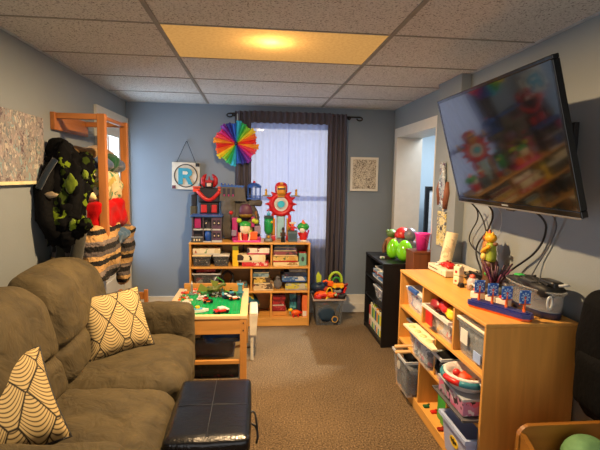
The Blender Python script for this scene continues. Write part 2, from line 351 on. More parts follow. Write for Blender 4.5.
# window
t = thing('window_1', ((WX0+WX1)/2, YB, WZ0), None, None, kind='structure'); w = (WX1-WX0)/2; h = WZ1-WZ0
f = MB()
for a in ((-w-.07, -w+.01, -.07, h+.08), (w-.01, w+.07, -.07, h+.08)): f.box(a[0], a[1], -.02, .0, a[2], a[3], TRIM)
f.box(-w-.07, w+.07, -.022, 0, h-.01, h+.09, TRIM); f.box(-w-.09, w+.09, -.06, 0, -.04, 0, TRIM)
f.box(-w, w, .03, .12, -.001, .02, TRIM); f.build('window_frame', t)
def sash(z0, z1, y):
    s = MB(); s.box(-w, -w+.045, y, y+.03, z0, z1, WHITE); s.box(w-.045, w, y, y+.03, z0, z1, WHITE); s.box(-w+.045, w-.045, y, y+.03, z0, z0+.045, WHITE); s.box(-w+.045, w-.045, y, y+.03, z1-.045, z1, WHITE)
    o = s.build('sash', t); MB().box(-w+.045, w-.045, y+.012, y+.016, z0+.045, z1-.045, PANE).build('pane', o)
sash(.0, .52, .04); sash(.48, h, .075)
# left door with a big glass light
t = thing('door_1', (XL, 4.435, 0), None, None, kind='structure')
f = MB(); f.box(-.12, .022, -.505, -.40, 0, 2.0, TRIM); f.box(-.12, .022, .40, .43, 0, 2.0, TRIM); f.box(-.12, .022, -.505, .43, 1.995, 2.09, TRIM); f.build('casing', t)
f = MB(); f.box(-.08, -.04, -.405, .405, 0, .62, WHITE); f.box(-.08, -.04, -.405, -.30, .62, 1.99, WHITE); f.box(-.08, -.04, .30, .405, .62, 1.99, WHITE); f.box(-.08, -.04, -.3, .3, 1.88, 1.99, WHITE)
f.box(-.045, -.03, -.29, .29, .12, .5, WHITE, .008); o = f.build('door_leaf', t)
MB().box(-.062, -.058, -.3, .3, .62, 1.88, PANE).build('pane', o); MB().box(-.07, -.05, -.018, .018, .62, 1.88, WHITE).build('glazing_bar', o)
MB().cyl((-.04, -.35, .95), (.0, -.35, .95), .012, SILVER).sph((.015, -.35, .95), .028, SILVER).build('door_knob', o)
# right doorway: casing, open white door, the room beyond
t = thing('door_2', (XR, 4.235, 0), None, None, kind='structure')
f = MB(); f.box(-.02, .12, -.655, -.57, 0, 1.96, TRIM); f.box(-.02, .26, .45, .53, 0, 1.955, TRIM); f.box(-.02, .26, -.655, .53, 1.955, 2.05, TRIM); f.build('casing', t)
struct('floor_hall', MB().box(XR+.12, 3.3, 2.6, 5.75, -.06, 0, CARPET))
struct('ceiling_hall', MB().box(XR+.12, 3.3, 2.6, 5.75, 2.27, 2.33, TILE))
struct('wall_hall_back', MB().box(XR+.12, 3.3, 5.6, 5.72, 0, 2.27, HALLW))
struct('wall_hall_right', MB().box(3.18, 3.3, 2.6, 5.6, 0, 2.27, HALLW))
struct('wall_hall_front', MB().box(XR+.12, 3.3, 2.6, 2.7, 0, 2.27, HALLW))
# ------------------------------------------------------------------ helpers in room coordinates
def part(root, name, mb, label=None):
    o = Vector(root.location) if root.parent is None else Vector(root.parent.location)+Vector(root.location)
    if root.type == 'MESH' and root.parent is not None: o = Vector(root.parent.location)+Vector(root.location)
    mb.v = [v-o for v in mb.v]; return mb.build(name, root, label=label)
def one(name, mb, label, cat, group=None, kind=None):
    xs = [v.x for v in mb.v]; ys = [v.y for v in mb.v]; z = min(v.z for v in mb.v)
    c = Vector(((min(xs)+max(xs))/2, (min(ys)+max(ys))/2, z)); mb.v = [v-c for v in mb.v]
    return mb.build(name, None, loc=c, label=label, cat=cat, group=group, kind=kind)

# ------------------------------------------------------------------ curtains, rod
def curtain(x0, x1, y, z0, z1, m, folds, amp, name, label, group, t=.003, flare=0, lean=0):
    nx = folds*8; nz = 24; vs = []; fs = []
    for s in (0, 1):
        for j in range(nz+1):
            v = j/nz; z = z0+(z1-z0)*v
            for i in range(nx+1):
                u = i/nx; ph = 2*PI*folds*u
                a = amp*(1.15-.55*v)*(1+.4*noise.noise(Vector((u*5, v*1.2, x0*9))))
                x = x0+(x1-x0)*u+flare*(1-v)*(u-.5)+lean*(1-v)+.006*math.sin(ph*2+v*3)
                vs.append((x, y+a*math.sin(ph+.6*math.sin(v*3+u*4))+s*t, z+.004*math.cos(ph)))
    q = (nx+1)*(nz+1)
    for s in (0, 1):
        for j in range(nz):
            for i in range(nx):
                a = s*q+j*(nx+1)+i; fs.append([a, a+1, a+nx+2, a+nx+1])
    return one(name, MB().add(vs, fs if t else fs[:nx*nz], m, True), label, 'curtain', group)
def single(x0, x1, y, z0, z1, m, folds, amp, label, group):
    nx = folds*8; nz = 20; vs = []; fs = []
    for j in range(nz+1):
        v = j/nz
        for i in range(nx+1):
            u = i/nx; ph = 2*PI*folds*u; a = amp*(1.1-.4*v)*(1+.5*noise.noise(Vector((u*6, v, x0*5))))
            vs.append((x0+(x1-x0)*u, y+a*math.sin(ph+.5*math.sin(v*2+u*5)), z0+(z1-z0)*v))
    for j in range(nz):
        for i in range(nx):
            a = j*(nx+1)+i; fs.append([a, a+1, a+nx+2, a+nx+1])
    return one('sheer_curtain', MB().add(vs, fs, m, True), label, 'curtain', group)
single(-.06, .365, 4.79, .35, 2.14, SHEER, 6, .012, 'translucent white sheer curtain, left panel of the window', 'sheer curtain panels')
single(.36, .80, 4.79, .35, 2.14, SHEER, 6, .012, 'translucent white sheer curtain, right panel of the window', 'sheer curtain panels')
curtain(-.205, -.04, 4.765, .55, 2.19, DRAPE, 3, .022, 'dark_curtain', 'narrow dark grey curtain hanging behind the rainbow paper rosette', 'dark grey curtains')
curtain(.775, .975, 4.765, .28, 2.19, DRAPE, 4, .022, 'dark_curtain', 'dark grey curtain hanging above the big clear toy bin', 'dark grey curtains')
curtain(-.06, .80, 4.762, 2.075, 2.195, DRAPE, 13, .012, 'curtain_valance', 'gathered dark grey heading along the top of the window', None)
t = thing('curtain_rod', (.45, 4.80, 2.165), 'thin black curtain rod with curled finial above the window', 'rod')
m = BLACK
part(t, 'pole', MB().cyl((-.26, 4.785, 2.165), (1.12, 4.785, 2.165), .008, m))
part(t, 'finial', MB().tube([(1.12+.03*math.sin(a), 4.785, 2.165+.0-.018+.018*math.cos(a)) for a in [k*.5 for k in range(11)]], .007, m))
part(t, 'finial', MB().tube([(-.26-.03*math.sin(a), 4.785, 2.165+.0-.018+.018*math.cos(a)) for a in [k*.5 for k in range(11)]], .007, m))
for x in (-.22, 1.02): part(t, 'bracket', MB().cyl((x, 4.785, 2.165), (x, 4.868, 2.165), .006, m).cyl((x, 4.862, 2.165), (x, 4.869, 2.165), .022, m))

# ------------------------------------------------------------------ rainbow paper rosette
t = thing('paper_rosette', (-.19, 4.72, 1.85), 'rainbow pinwheel paper rosette hanging left of the window', 'decoration')
cols = ['#e02a2a', '#f0702a', '#f3d22e', '#8fcf3a', '#2fae5a', '#35b5d8', '#2a5fc8', '#2a2a90', '#7a2aa0', '#d82a80', '#ee4a5a', '#f39a2a']
N = 24
for k in range(N):
    a0 = 2*PI*k/N; mm = plain(cols[int(k*1.0) % 12], .6); p = []
    R = .195 + .014*((k*7) % 3)
    mb = MB(); da = 2*PI/N
    def pt(a, r, y): return (r*math.cos(a), y, r*math.sin(a))
    # folded petal with three rounded teeth at the rim
    vs = [pt(a0, .012, 0), pt(a0+da*.5, .012, -.006), pt(a0+da, .012, 0), pt(a0, R*.9, -.012), pt(a0+da*.5, R*.93, -.04), pt(a0+da, R*.9, -.012), pt(a0+da*.2, R, -.02), pt(a0+da*.8, R, -.02), pt(a0+da*.5, R*1.03, -.035)]
    fs = [[0, 1, 4, 3], [1, 2, 5, 4], [3, 4, 8, 6], [4, 5, 7, 8]]
    vb = [(x, y+.004, z) for x, y, z in vs]
    mb.add(vs, fs, mm).add(vb, fs, mm)
    for q in (.22, .78): mb.sph(pt(a0+da*q, R*1.0, -.02), (.014, .006, .014), mm, 8, 6)
    mb.build('petal', t)
MB().sph((0, -.02, 0), (.02, .02, .02), NAVY, 10, 8).build('centre', t)
MB().cyl((.01, .02, .2), (.012, .045, .31), .006, LGREY).build('ribbon', t)

# ------------------------------------------------------------------ letter sign
t = thing('letter_sign', (-.722, 4.85, 1.505), 'white square sign with teal letter R hanging by a string', 'sign', rot=(0, .02, 0))
MB().box(-.145, .145, -.02, .008, -.14, .145, plain('#cfc8ba', .7), .003).build('board', t)
w = MB()
w.tube([(.118*math.cos(a), -.023, .118*math.sin(a)+.005) for a in [2*PI*k/40 for k in range(41)]], .006, plain('#4a4744', .8), 6).build('wreath', t)
o = [(-.075, -.085), (-.075, .085), (.02, .085), (.055, .072), (.068, .045), (.062, .015), (.035, -.005), (.075, -.085), (.03, -.085), (-.0, -.018), (-.03, -.018), (-.03, -.085)]
L = MB(); L.prism(o[:1]+o[1:], 'y', -.036, -.02, plain('#2f93ad', .6)); L.prism([(-.03, .018), (-.03, .052), (.012, .052), (.026, .035), (.012, .018)], 'y', -.038, -.0355, plain('#cfc8ba', .7)); L.build('letter', t)
MB().box(.10, .142, -.026, -.019, .105, .142, BLACKM).build('corner_patch', t, label='black corner patch'); MB().box(-.14, -.105, -.026, -.019, -.135, -.10, plain('#5a2a3a', .7)).build('corner_patch', t, label='maroon corner patch')
MB().tube([(-.10, -.0, .14), (0, .008, .375)], .0025, BLACKM, 6).tube([(.10, -.0, .14), (0, .008, .375)], .0025, BLACKM, 6).sph((0, .01, .375), .006, SILVER, 8, 6).build('string', t)
# framed print
t = thing('framed_print', (1.205, 4.85, 1.56), 'small white framed print with a brown speckled pattern, on the back wall', 'picture')
f = MB(); f.box(-.155, .155, -.012, .018, .16, .185, WHITE).box(-.155, .155, -.012, .018, -.185, -.16, WHITE).box(-.155, -.132, -.012, .018, -.16, .16, WHITE).box(.132, .155, -.012, .018, -.16, .16, WHITE); f.build('frame', t)
MB().box(-.132, .132, 0, .01, -.16, .16, printed(['#cfc6b4', '#4a4038', '#d9d2c2', '#6b5e50'], 75)).build('print', t)
# abstract canvas on the left wall
one('canvas_painting', MB().box(XL, XL+.032, 2.33, 2.945, 1.448, 1.853, None or printed(['#8b8582', '#6b5c5e', '#b9b2a8', '#7f989c', '#a09490', '#6a7478', '#b0a89c', '#5a5056'], 48, stretch=(1, 1, .7)), .004).box(XL+.002, XL+.034, 2.335, 2.94, 1.45, 1.468, plain('#d8cba0', .6)), 'unframed abstract canvas painting in grey, mauve and pale blue on the left wall', 'painting')

# ------------------------------------------------------------------ wooden wall rack
t = thing('wall_rack', (XL, 3.4, 1.855), 'orange-brown wooden rack with two hanging posts fixed high on left wall', 'rack')
part(t, 'mounting_plank', MB().box(XL, XL+.03, 3.11, 3.70, 1.80, 1.915, OAKY, .003))
for y in (3.15, 3.66): part(t, 'arm', MB().box(XL+.03, -.99, y-.02, y+.02, 1.875, 1.912, OAKX, .003))
part(t, 'front_rail', MB().box(-1.04, -1.005, 3.17, 3.64, 1.88, 1.905, OAKY, .003))
for y, z in ((3.15, .99), (3.66, .985)): part(t, 'post', MB().box(-1.045, -.992, y-.022, y+.022, z, 1.915, OAK, .004))
for y in (3.15, 3.66):
    for z in (1.08, 1.36): part(t, 'rung', MB().cyl((XL, y, z), (-1.03, y, z), .012, OAKX))
# textiles
def heap(name, c, size, m, label, cat, group=None, nz=.02, rip=.015, k=38, seed=1, r=.05, fn2=None, extra=None):
    def fn(x, y, z):
        w = rip*math.sin(k*(z+.35*x+.25*y)+3*noise.noise(Vector((x*6+seed, y*6, z*5))))
        x, y, z = x+w*.8, y-w, z+w*.3
        return fn2(x, y, z) if fn2 else (x, y, z)
    mb = MB().soft(c, size, r, m, 18, .01, nz, 9, fn, seed)
    if extra: extra(mb)
    return one(name, mb, label, cat, group)
heap('folded_sweater', (-1.17, 3.42, 1.66), (.20, .42, .075), cloth('#8a6a42', 50, .6), 'tan folded sweater at the top of the rack pile', 'sweater', 'textiles on the wooden rack', rip=.006, seed=2)
heap('folded_jeans', (-1.11, 3.44, 1.585), (.18, .46, .09), cloth('#3d4f6e', 50, .6), 'slate blue folded cloth between tan sweater and cream blanket', 'cloth', 'textiles on the wooden rack', rip=.008, seed=3)
heap('printed_blanket', (-1.15, 3.40, 1.43), (.24, .50, .24), printed(['#e3d2a0', '#e8dcb4', '#b9a24e', '#4f8a5e', '#e6d7a8', '#d9c48a'], 30), 'cream blanket with green and yellow print hung on the wooden rack', 'blanket', 'textiles on the wooden rack', rip=.012, k=30, seed=4)
heap('red_blanket', (-1.145, 3.40, 1.20), (.27, .56, .23), cloth('#b00c10', 45, .5, .12, sheen=.05), 'bright red folded blanket hung across the wooden rack', 'blanket', 'textiles on the wooden rack', rip=.014, k=34, seed=5, fn2=lambda x, y, z: (x, y, z+.16*(x+.02)))
STR = mk_stripes('striped_crochet_wool', [(0, '#b48c58'), (.2, '#161210'), (.36, '#b8925e'), (.5, '#5a504c'), (.66, '#141110'), (.84, '#7a6c64')], 5.0)
heap('crochet_blanket', (-1.15, 3.22, .93), (.31, .50, .38), STR, 'tan, black and grey striped crochet blanket hanging behind the sofa back', 'blanket', 'textiles on the wooden rack', rip=.012, k=26, seed=6, fn2=lambda x, y, z: (x, y, z+.05*math.sin(x*9)))
heap('striped_shawl', (-1.06, 3.70, .87), (.17, .24, .46), STR, 'tan and black striped shawl hanging in a point beside the doorway', 'shawl', 'textiles on the wooden rack', rip=.016, k=28, seed=7, fn2=lambda x, y, z: (x*(.45+1.1*(z+.25))+.02*z, y*(.5+.9*(z+.25)), z))
heap('blue_scarf', (-1.04, 3.56, 1.045), (.10, .30, .10), cloth('#44607a', 60, .6), 'dusty blue knitted scarf under the red blanket beside the far post', 'scarf', 'textiles on the wooden rack', rip=.01, seed=8)
heap('knit_hat', (-1.03, 3.40, 1.60), (.08, .10, .11), cloth('#1d4a34', 60, .6), 'dark green cap perched between the two rack posts', 'cap', rip=.004, seed=9, r=.035)
# jacket heap
BLKC = cloth('#060607', 50, .7, .3, 6, .8, 0); CAMO = printed(['#060607', '#08080a', '#2a360e', '#070708', '#62741a', '#08090a', '#0a0a0c'], 22, rough=.95)
t = thing('padded_jacket', (-1.22, 3.0, 1.0), 'bulky black jacket with lime green patches hanging on left wall', 'jacket')
b = MB()
b.sph((-1.20, 3.00, 1.42), (.14, .12, .25), CAMO, 48, 36, .35, 6); b.sph((-1.15, 3.05, 1.51), (.11, .10, .14), CAMO, 40, 30, .4, 7); b.sph((-1.21, 2.94, 1.22), (.12, .10, .16), CAMO, 40, 30, .4, 7)
part(t, 'body', b)
part(t, 'hood', MB().sph((-1.215, 3.02, 1.63), (.085, .08, .085), BLKC, 20, 14, .2, 4))
part(t, 'sleeve', MB().tube([(-1.25, 2.95, 1.56), (-1.285, 2.87, 1.42), (-1.27, 2.84, 1.24), (-1.22, 2.86, 1.12)], [.05, .055, .05, .045]*1 + [], BLKC, 12, 0))
part(t, 'sleeve', MB().tube([(-1.12, 2.99, 1.50), (-1.115, 2.93, 1.38), (-1.14, 2.91, 1.24)], .045, BLKC, 12, 2))
LG = cloth('#65781a', 60, .5, .4)
for c_, r_ in (((-1.13, 2.90, 1.45), (.035, .014, .06)), ((-1.07, 2.97, 1.51), (.02, .02, .03)), ((-1.11, 2.86, 1.19), (.025, .014, .045))):
    part(t, 'green_patch', MB().sph(c_, r_, LG, 20, 14, .25, 5), 'lime green patch')
part(t, 'collar_lining', MB().sph((-1.225, 2.83, 1.385), (.04, .014, .018), plain('#8a7a62', .7), 20, 12, .3, 5), 'cream lining patch'); part(t, 'side_panel', MB().tube([(-1.21, 2.88, 1.60), (-1.25, 2.845, 1.52), (-1.285, 2.815, 1.42)], .018, cloth('#16222f', 50), 10, 2), 'slate blue side panel')
for q in range(5): part(t, 'cuff', MB().sph((-1.24+.05*q, 2.85+.02*(q%2), 1.16+.05*math.sin(q*2.1)), (.045, .03, .05), BLKC if q%2 else CAMO, 20, 14, .4, 6))
t = thing('black_beanie', (-1.245, 3.02, 1.66), 'rounded black hat on top of the jackets on left wall', 'hat')
part(t, 'crown', MB().sph((-1.25, 3.03, 1.66), (.075, .07, .085), BLKC, 18, 12, .1)); part(t, 'brim', MB().sph((-1.25, 2.985, 1.60), (.085, .07, .018), BLKC, 18, 8, .1))
GCOAT = cloth('#3b3a33', 45, .6, .25, 6)
t = thing('long_coat', (-1.23, 3.04, .8), 'dark olive-grey coat hanging below the black jacket behind the sofa', 'coat')
part(t, 'body', MB().soft((-1.235, 3.06, 1.08), (.17, .16, .56), .07, GCOAT, 14, .01, .02, 7, lambda x, y, z: (x+.008*math.sin(60*y+z*9), y+.014*math.sin(46*x+6*z), z)))
part(t, 'sleeve', MB().tube([(-1.12, 3.0, 1.28), (-1.11, 2.96, 1.12), (-1.14, 2.95, .96)], .04, GCOAT, 12, 2))

# ------------------------------------------------------------------ sofa
t = thing('sofa', (-.86, 2.28, 0), 'olive-brown microfibre two-seat sofa along left wall', 'sofa')
f = MB(); f.box(-1.28, -.42, 1.32, 3.15, .06, .27, SOFAD, .02)
for x in (-1.2, -.5):
    for y in (1.4, 3.08): f.cyl((x, y, 0), (x, y, .07), .03, BLACK)
part(t, 'base', f)
part(t, 'back_frame', MB().soft((-1.22, 2.22, .55), (.16, 1.84, .66), .07, SOFAD, 12, 0, .006, 5))
for y0, y1, sd in ((1.49, 2.235, 1), (2.245, 2.99, 2)):
    part(t, 'seat_cushion', MB().soft((-.747, (y0+y1)/2, .355), (.71, y1-y0, .225), .085, SOFAC, 26, .018, .010, 9, lambda x, y, z: (x, y, z-.02*max(0, x/.35)**2), seed=sd))
def lean(x, y, z):
    x += -.028*math.exp(-((z+.07)/.022)**2)*(1 if x > .02 else 0)+.02*math.sin(z*9)
    y *= 1-.06*max(0, z/.28)**2
    return (x-.32*z, y, z-.03*max(0, abs(y)/.37)**3)
for y0, y1, sd in ((1.49, 2.235, 3), (2.245, 2.985, 4)):
    part(t, 'back_cushion', MB().soft((-1.065, (y0+y1)/2, .725), (.24, y1-y0, .54), .085, SOFAC, 34, .022, .009, 5, lean, seed=sd))
for y0, y1, sd in ((3.0, 3.185, 5), (1.24, 1.50, 6)):
    part(t, 'arm', MB().soft((-.855, (y0+y1)/2, .34), (.87, y1-y0, .58), .06, SOFAC, 24, .006, .010, 7, seed=sd))
# throw pillows
PIL = mk_pillow()
def pillow(W, H, T, M, label):
    vs = []; fs = []; n = 22
    for s in (1, -1):
        for j in range(n+1):
            for i in range(n+1):
                u = -1+2*i/n; v = -1+2*j/n
                x = W/2*u*(1-.07*(1-v*v)*u*u); y = H/2*v*(1-.07*(1-u*u)*v*v)
                th = T/2*((1-u**4)*(1-v**4))**.5*(1-.25*(u*u+v*v)/2)
                th += .005*noise.noise(Vector((u*2, v*2, s)))*(1-u*u)*(1-v*v)
                vs.append((x, y, s*th))
    q = (n+1)**2
    for s in (0, 1):
        for j in range(n):
            for i in range(n): a = s*q+j*(n+1)+i; fs.append([a, a+1, a+n+2, a+n+1])
    root = MB().add(vs, fs, PIL, True).build('throw_pillow', None, M=M, label=label, cat='pillow', group='patterned throw pillows on the sofa')
    e = [(W/2*a*.995, H/2*b*.995, 0) for a, b in ((-1, -1), (1, -1), (1, 1), (-1, 1), (-1, -1))]
    pts = []
    for p, q_ in zip(e, e[1:]):
        for k in range(8):
            s = k/8; pt = Vector(p).lerp(Vector(q_), s); w = 4*s*(1-s); pt = pt*(1-.066*w) if True else pt; pts.append(pt)
    MB().tube(pts+[pts[0]], .005, BLACKM, 6).build('piping', root, label='black edge piping')
    return root
def frame_from(bl, br, tl):
    bl, br, tl = map(Vector, (bl, br, tl)); x = (br-bl).normalized(); y = (tl-bl); y = (y-x*y.dot(x)).normalized(); z = x.cross(y)
    c = (br+tl)/2; m = Matrix((x, y, z)).transposed().to_4x4(); m.translation = c; return m
pillow(.39, .38, .15, frame_from((-.88, 2.50, .47), (-.61, 2.745, .475), (-1.03, 2.61, .80)), 'cream throw pillow with black drop pattern standing at the far end of the sofa')
pillow(.42, .41, .15, frame_from((-.99, 1.47, .49), (-.70, 1.755, .49), (-1.22, 1.63, .775)), 'cream throw pillow with black drop pattern lying at the near end of the sofa')

# small wooden chair behind the sofa arm
t = thing('child_chair', (-.93, 3.75, 0), 'small orange-brown wooden chair half hidden behind the far sofa arm', 'chair')
for x, y, z in ((-1.06, 3.60, .60), (-.86, 3.60, .60)): part(t, 'rear_leg', MB().box(x-.015, x+.015, y-.015, y+.015, 0, z, OAK, .004))
for x in (-1.06, -.80): part(t, 'front_leg', MB().box(x-.015, x+.015, 3.87, 3.90, 0, .27, OAK, .004))
part(t, 'seat', MB().box(-1.08, -.78, 3.60, 3.92, .27, .29, OAKX, .004))
for z in (.55, .44): part(t, 'back_rail', MB().box(-1.045, -.875, 3.592, 3.61, z-.03, z+.03, OAKX, .004))
# ------------------------------------------------------------------ ottoman
t = thing('storage_ottoman', (-.19, 2.0, 0), 'black leather storage ottoman with stitched lid in front of the sofa', 'ottoman')
x0, x1, y0, y1 = -.375, -.012, 1.76, 2.34
part(t, 'base', MB().box(x0+.008, x1-.008, y0+.008, y1-.008, .02, .35, LEATHER, .012))
lid = MB().soft(((x0+x1)/2, (y0+y1)/2, .39), (x1-x0, y1-y0, .075), .022, LEATHER, 20, .006, .0015, 8, lambda x, y, z: (x, y, z-(.006*math.exp(-(x/.006)**2)+.006*math.exp(-(y/.006)**2) if z > .01 else 0)))
lid = part(t, 'lid', lid)
s = MB(); cx, cy = (x0+x1)/2, (y0+y1)/2
s.tube([(cx, y0+.02, .432), (cx, cy, .433), (cx, y1-.02, .432)], .0012, DGREY, 5).tube([(x0+.02, cy, .432), (cx, cy, .433), (x1-.02, cy, .432)], .0012, DGREY, 5)
s.v = [v-Vector((-.19, 2.0, 0)) for v in s.v]; s.build('seam', lid)
part(t, 'pull_cord', MB().tube([(x1-.01, 2.02, .40), (x1+.02, 2.03, .405), (x1+.03, 1.98, .37), (x1+.035, 1.94, .32), (x1+.028, 1.95, .29)], .005, BLACK, 8, 2).tube([(x1, 2.0, .36), (x1+.03, 1.985, .35), (x1+.036, 1.96, .31)], .005, BLACK, 8, 2))

# ------------------------------------------------------------------ activity table
tx0, tx1, ty0, ty1, tz = -.66, -.05, 3.2, 4.01, .5
t = thing('activity_table', ((tx0+tx1)/2, (ty0+ty1)/2, 0), 'pine activity table with green brick baseplate top between sofa and bookshelf', 'table')
f = MB(); f.box(tx0, tx1, ty0, ty0+.02, .36, .475, PINE, .002); f.box(tx0, tx1, ty1-.02, ty1, .36, .475, PINE, .002); f.box(tx0, tx0+.02, ty0+.02, ty1-.02, .36, .475, PINEY, .002); f.box(tx1-.02, tx1, ty0+.02, ty1-.02, .36, .475, PINEY, .002)
part(t, 'apron', f)
LP = wood('#e8c48c', 'y', .88); LPX = wood('#e8c48c', 'x', .88)
f = MB(); f.box(tx0-.005, tx0+.05, ty0-.005, ty1+.005, .475, .5, LP, .003); f.box(tx1-.05, tx1+.005, ty0-.005, ty1+.005, .475, .5, LP, .003); f.box(tx0+.05, tx1-.05, ty0-.005, ty0+.04, .475, .5, LPX, .003)
f.box(tx0+.04, tx1-.04, ty1-.03, ty1+.005, .475, .55, PINE, .003)
part(t, 'top_frame', f)
f = MB(); f.box(tx0+.05, tx1-.05, ty0+.04, ty1-.03, .455, .48, plain('#12a05a', .35))
G = plain('#14a860', .35); nx, ny = 16, 23
for i in range(nx):
    for j in range(ny):
        x = tx0+.065+i*(.48/(nx-1)); y = ty0+.06+j*(.69/(ny-1)); f.cyl((x, y, .479), (x, y, .485), .0095, G, seg=8)
part(t, 'baseplate', f)
for x in (tx0+.0, tx1-.05):
    for y in (ty0, ty1-.05):
        L = MB().box(x, x+.05, y-.003, y+.05, 0, .475, PINEZ, .004)
        if y == ty0:
            for z in (.39, .445): L.cyl((x+.025, y-.006, z), (x+.025, y, z), .005, BLACKM, seg=8)
        part(t, 'leg', L)
part(t, 'stretcher', MB().box(tx0+.05, tx1-.05, ty0+.012, ty0+.035, .125, .155, PINE, .003))
part(t, 'stretcher', MB().box(tx0+.05, tx1-.05, ty1-.035, ty1-.012, .125, .155, PINE, .003))
part(t, 'lower_shelf', MB().box(tx0+.02, tx1-.02, ty0+.05, ty1-.05, .125, .14, PINEY))
# under the table
def bin_(name, x0, x1, y0, y1, z0, z1, m, label, group=None, fill=None, lid=None, taper=.02, lip=.008, mlip=None, cat='bin', extra=None, t_=.004):
    r = thing(name, ((x0+x1)/2, (y0+y1)/2, z0), label, cat, group)
    k = lip
    part(r, 'tub', MB().open_box(x0+k, x1-k, y0+k, y1-k, z0, z1, t_, m, taper=taper, lip=k, mlip=mlip))
    if lid: part(r, 'lid', MB().box(x0-.002, x1+.002, y0-.002, y1+.002, z1+.003, z1+.016, lid, .005).box(x0+.02, x1-.02, y0+.02, y1-.02, z1+.014, z1+.020, lid, .003))
    if fill:
        e = taper+.012
        part(r, 'contents', MB().soft(((x0+x1)/2, (y0+y1)/2, z0+.008+(z1-z0)*.36), (x1-x0-2*e, y1-y0-2*e, (z1-z0)*.7), .02, fill, 10, 0, .012, 22))
    if extra: extra(r)
    return r
bin_('storage_bin', tx0+.06, tx1-.07, 3.28, 3.93, .141, .30, SMOKE, 'dark tub of bricks on the lower shelf of the activity table', fill=printed(['#14161c', '#232b3a', '#101216', '#3a3430'], 30), cat='bin')
heap('denim_bundle', (-.24, 3.42, .30), (.30, .24, .10), cloth('#26406c', 40, .5, .3), 'crumpled navy and pale blue fabric bundle under the activity table top', 'fabric', rip=.012, nz=.02, seed=21)
one('picture_box', MB().box(-.55, -.40, 3.30, 3.36, .30, .352, printed(['#a07c58', '#4a3426', '#c9a77c', '#7a4a34'], 40), .002), 'small brown picture box beside the navy bundle under the table', 'box')
one('storage_box', MB().box(tx0+.06, tx1-.06, 3.27, 3.9, .0, .11, printed(['#0f1013', '#1e1a1a', '#2c2622', '#6a2430', '#181a20'], 28), .004), 'low black patterned box on the floor beneath the activity table', 'box')
# white stool beside the table
t = thing('plastic_stool', (.0, 3.72, 0), 'off-white plastic stool tucked behind the right table leg', 'stool')
OW = plain('#d8cfba', .5)
part(t, 'seat', MB().box(-.035, .035, 3.55, 3.88, .385, .41, OW, .012)); part(t, 'side_panel', MB().prism([(-.028, .22), (.022, .22), (.034, .39), (-.034, .39)], 'y', 3.55, 3.58, OW))
part(t, 'side_panel', MB().prism([(-.028, 0), (.022, 0), (.034, .39), (-.034, .39)], 'y', 3.85, 3.88, OW)); part(t, 'post', MB().box(-.025, .0, 3.56, 3.59, 0, .23, OW, .004)); 
# toys on the baseplate
TZ = .485
def toy(name, label, cat, items, loc=(0, 0, 0), rz=0, group=None):
    """items: (part name, MB) in local coordinates"""
    t = thing(name, loc, label, cat, group, rz)
    for nm, mb in items: mb.build(nm, t)
    return t
def minicar(c1, c2, L=.09, W=.05, H=.035):
    b = MB().box(-L/2, L/2, -W/2, W/2, .010, H*.6, c1, .005).box(-L*.22, L*.25, -W*.4, W*.4, H*.6, H, c2, .005).box(L*.3, L*.5, -W*.55, W*.55, H*.5, H*.65, c2, .002)
    r = [('body', b)]
    for a in (-L*.32, L*.32):
        for s in (-1, 1): r.append(('wheel', MB().cyl((a, s*W*.5, .012), (a, s*W*.62, .012), .012, BLACK)))
    return r
def minifig(c1, c2, c3=YELLOW):
    return [('torso', MB().box(-.008, .008, -.005, .005, .015, .029, c1, .001).box(-.013, -.008, -.005, .005, .016, .028, c1, .001).box(.008, .013, -.005, .005, .016, .028, c1, .001)), ('legs', MB().box(-.008, -.0005, -.005, .005, 0, .015, c2, .001).box(.0005, .008, -.005, .005, 0, .015, c2, .001)), ('head', MB().cyl((0, 0, .029), (0, 0, .040), .0055, c3, seg=10).cyl((0, 0, .038), (0, 0, .043), .006, BROWN, seg=10))]
def bricks(cols_, n, sx, sy, sz, seed):
    R = random.Random(seed); mb = MB()
    for k in range(n):
        a = R.choice([.016, .024, .032, .048]); b = R.choice([.016, .016, .032]); z = R.random()*sz*(1-k/n*.3); x = R.uniform(-sx, sx); y = R.uniform(-sy, sy); z = 0 if k < n//3 else z
        mb.box(x-a/2, x+a/2, y-b/2, y+b/2, z, z+.0115, R.choice(cols_), .001); mb.cyl((x, y, z+.011), (x, y, z+.014), .004, R.choice(cols_), seg=8)
    return mb
toy('toy_car', 'red and white brick racing car in the front centre of the green baseplate', 'toy', minicar(RED, WHITE, .11, .06, .045), (-.245, 3.33, TZ), .5)
toy('toy_boat', 'white and blue brick boat near the left front of the baseplate', 'toy', [('hull', MB().prism([(-.06, -.025), (.03, -.025), (.07, 0), (.03, .025), (-.06, .025)], 'z', 0, .02, WHITE)), ('deck', MB().box(-.05, .02, -.018, .018, .02, .028, SKY, .002)), ('cabin', MB().box(-.03, 0, -.012, .012, .028, .045, YELLOW, .002))], (-.41, 3.36, TZ), .3)
toy('toy_vehicle', 'small orange and black brick vehicle behind the white boat', 'toy', minicar(ORANGE, BLACK, .08, .035, .03), (-.37, 3.60, TZ), .1)
toy('toy_dragon', 'spiky olive brick dragon at the back of the baseplate', 'toy', [('body', MB().sph((0, 0, .04), (.055, .03, .028), plain('#5f6b2a', .5), 20, 14, .7, 9)), ('neck', MB().tube([(.04, 0, .05), (.09, 0, .09), (.11, .01, .075)], .014, plain('#5f6b2a', .5), 8, 2)), ('wing', MB().prism([(-.03, .05), (-.10, .10), (-.13, .03), (-.05, .03)], 'y', -.03, -.026, plain('#7c8a38', .5))), ('wing', MB().prism([(.0, .05), (-.02, .12), (.05, .10), (.03, .05)], 'y', .026, .03, plain('#7c8a38', .5)))], (-.36, 3.88, TZ), 0)
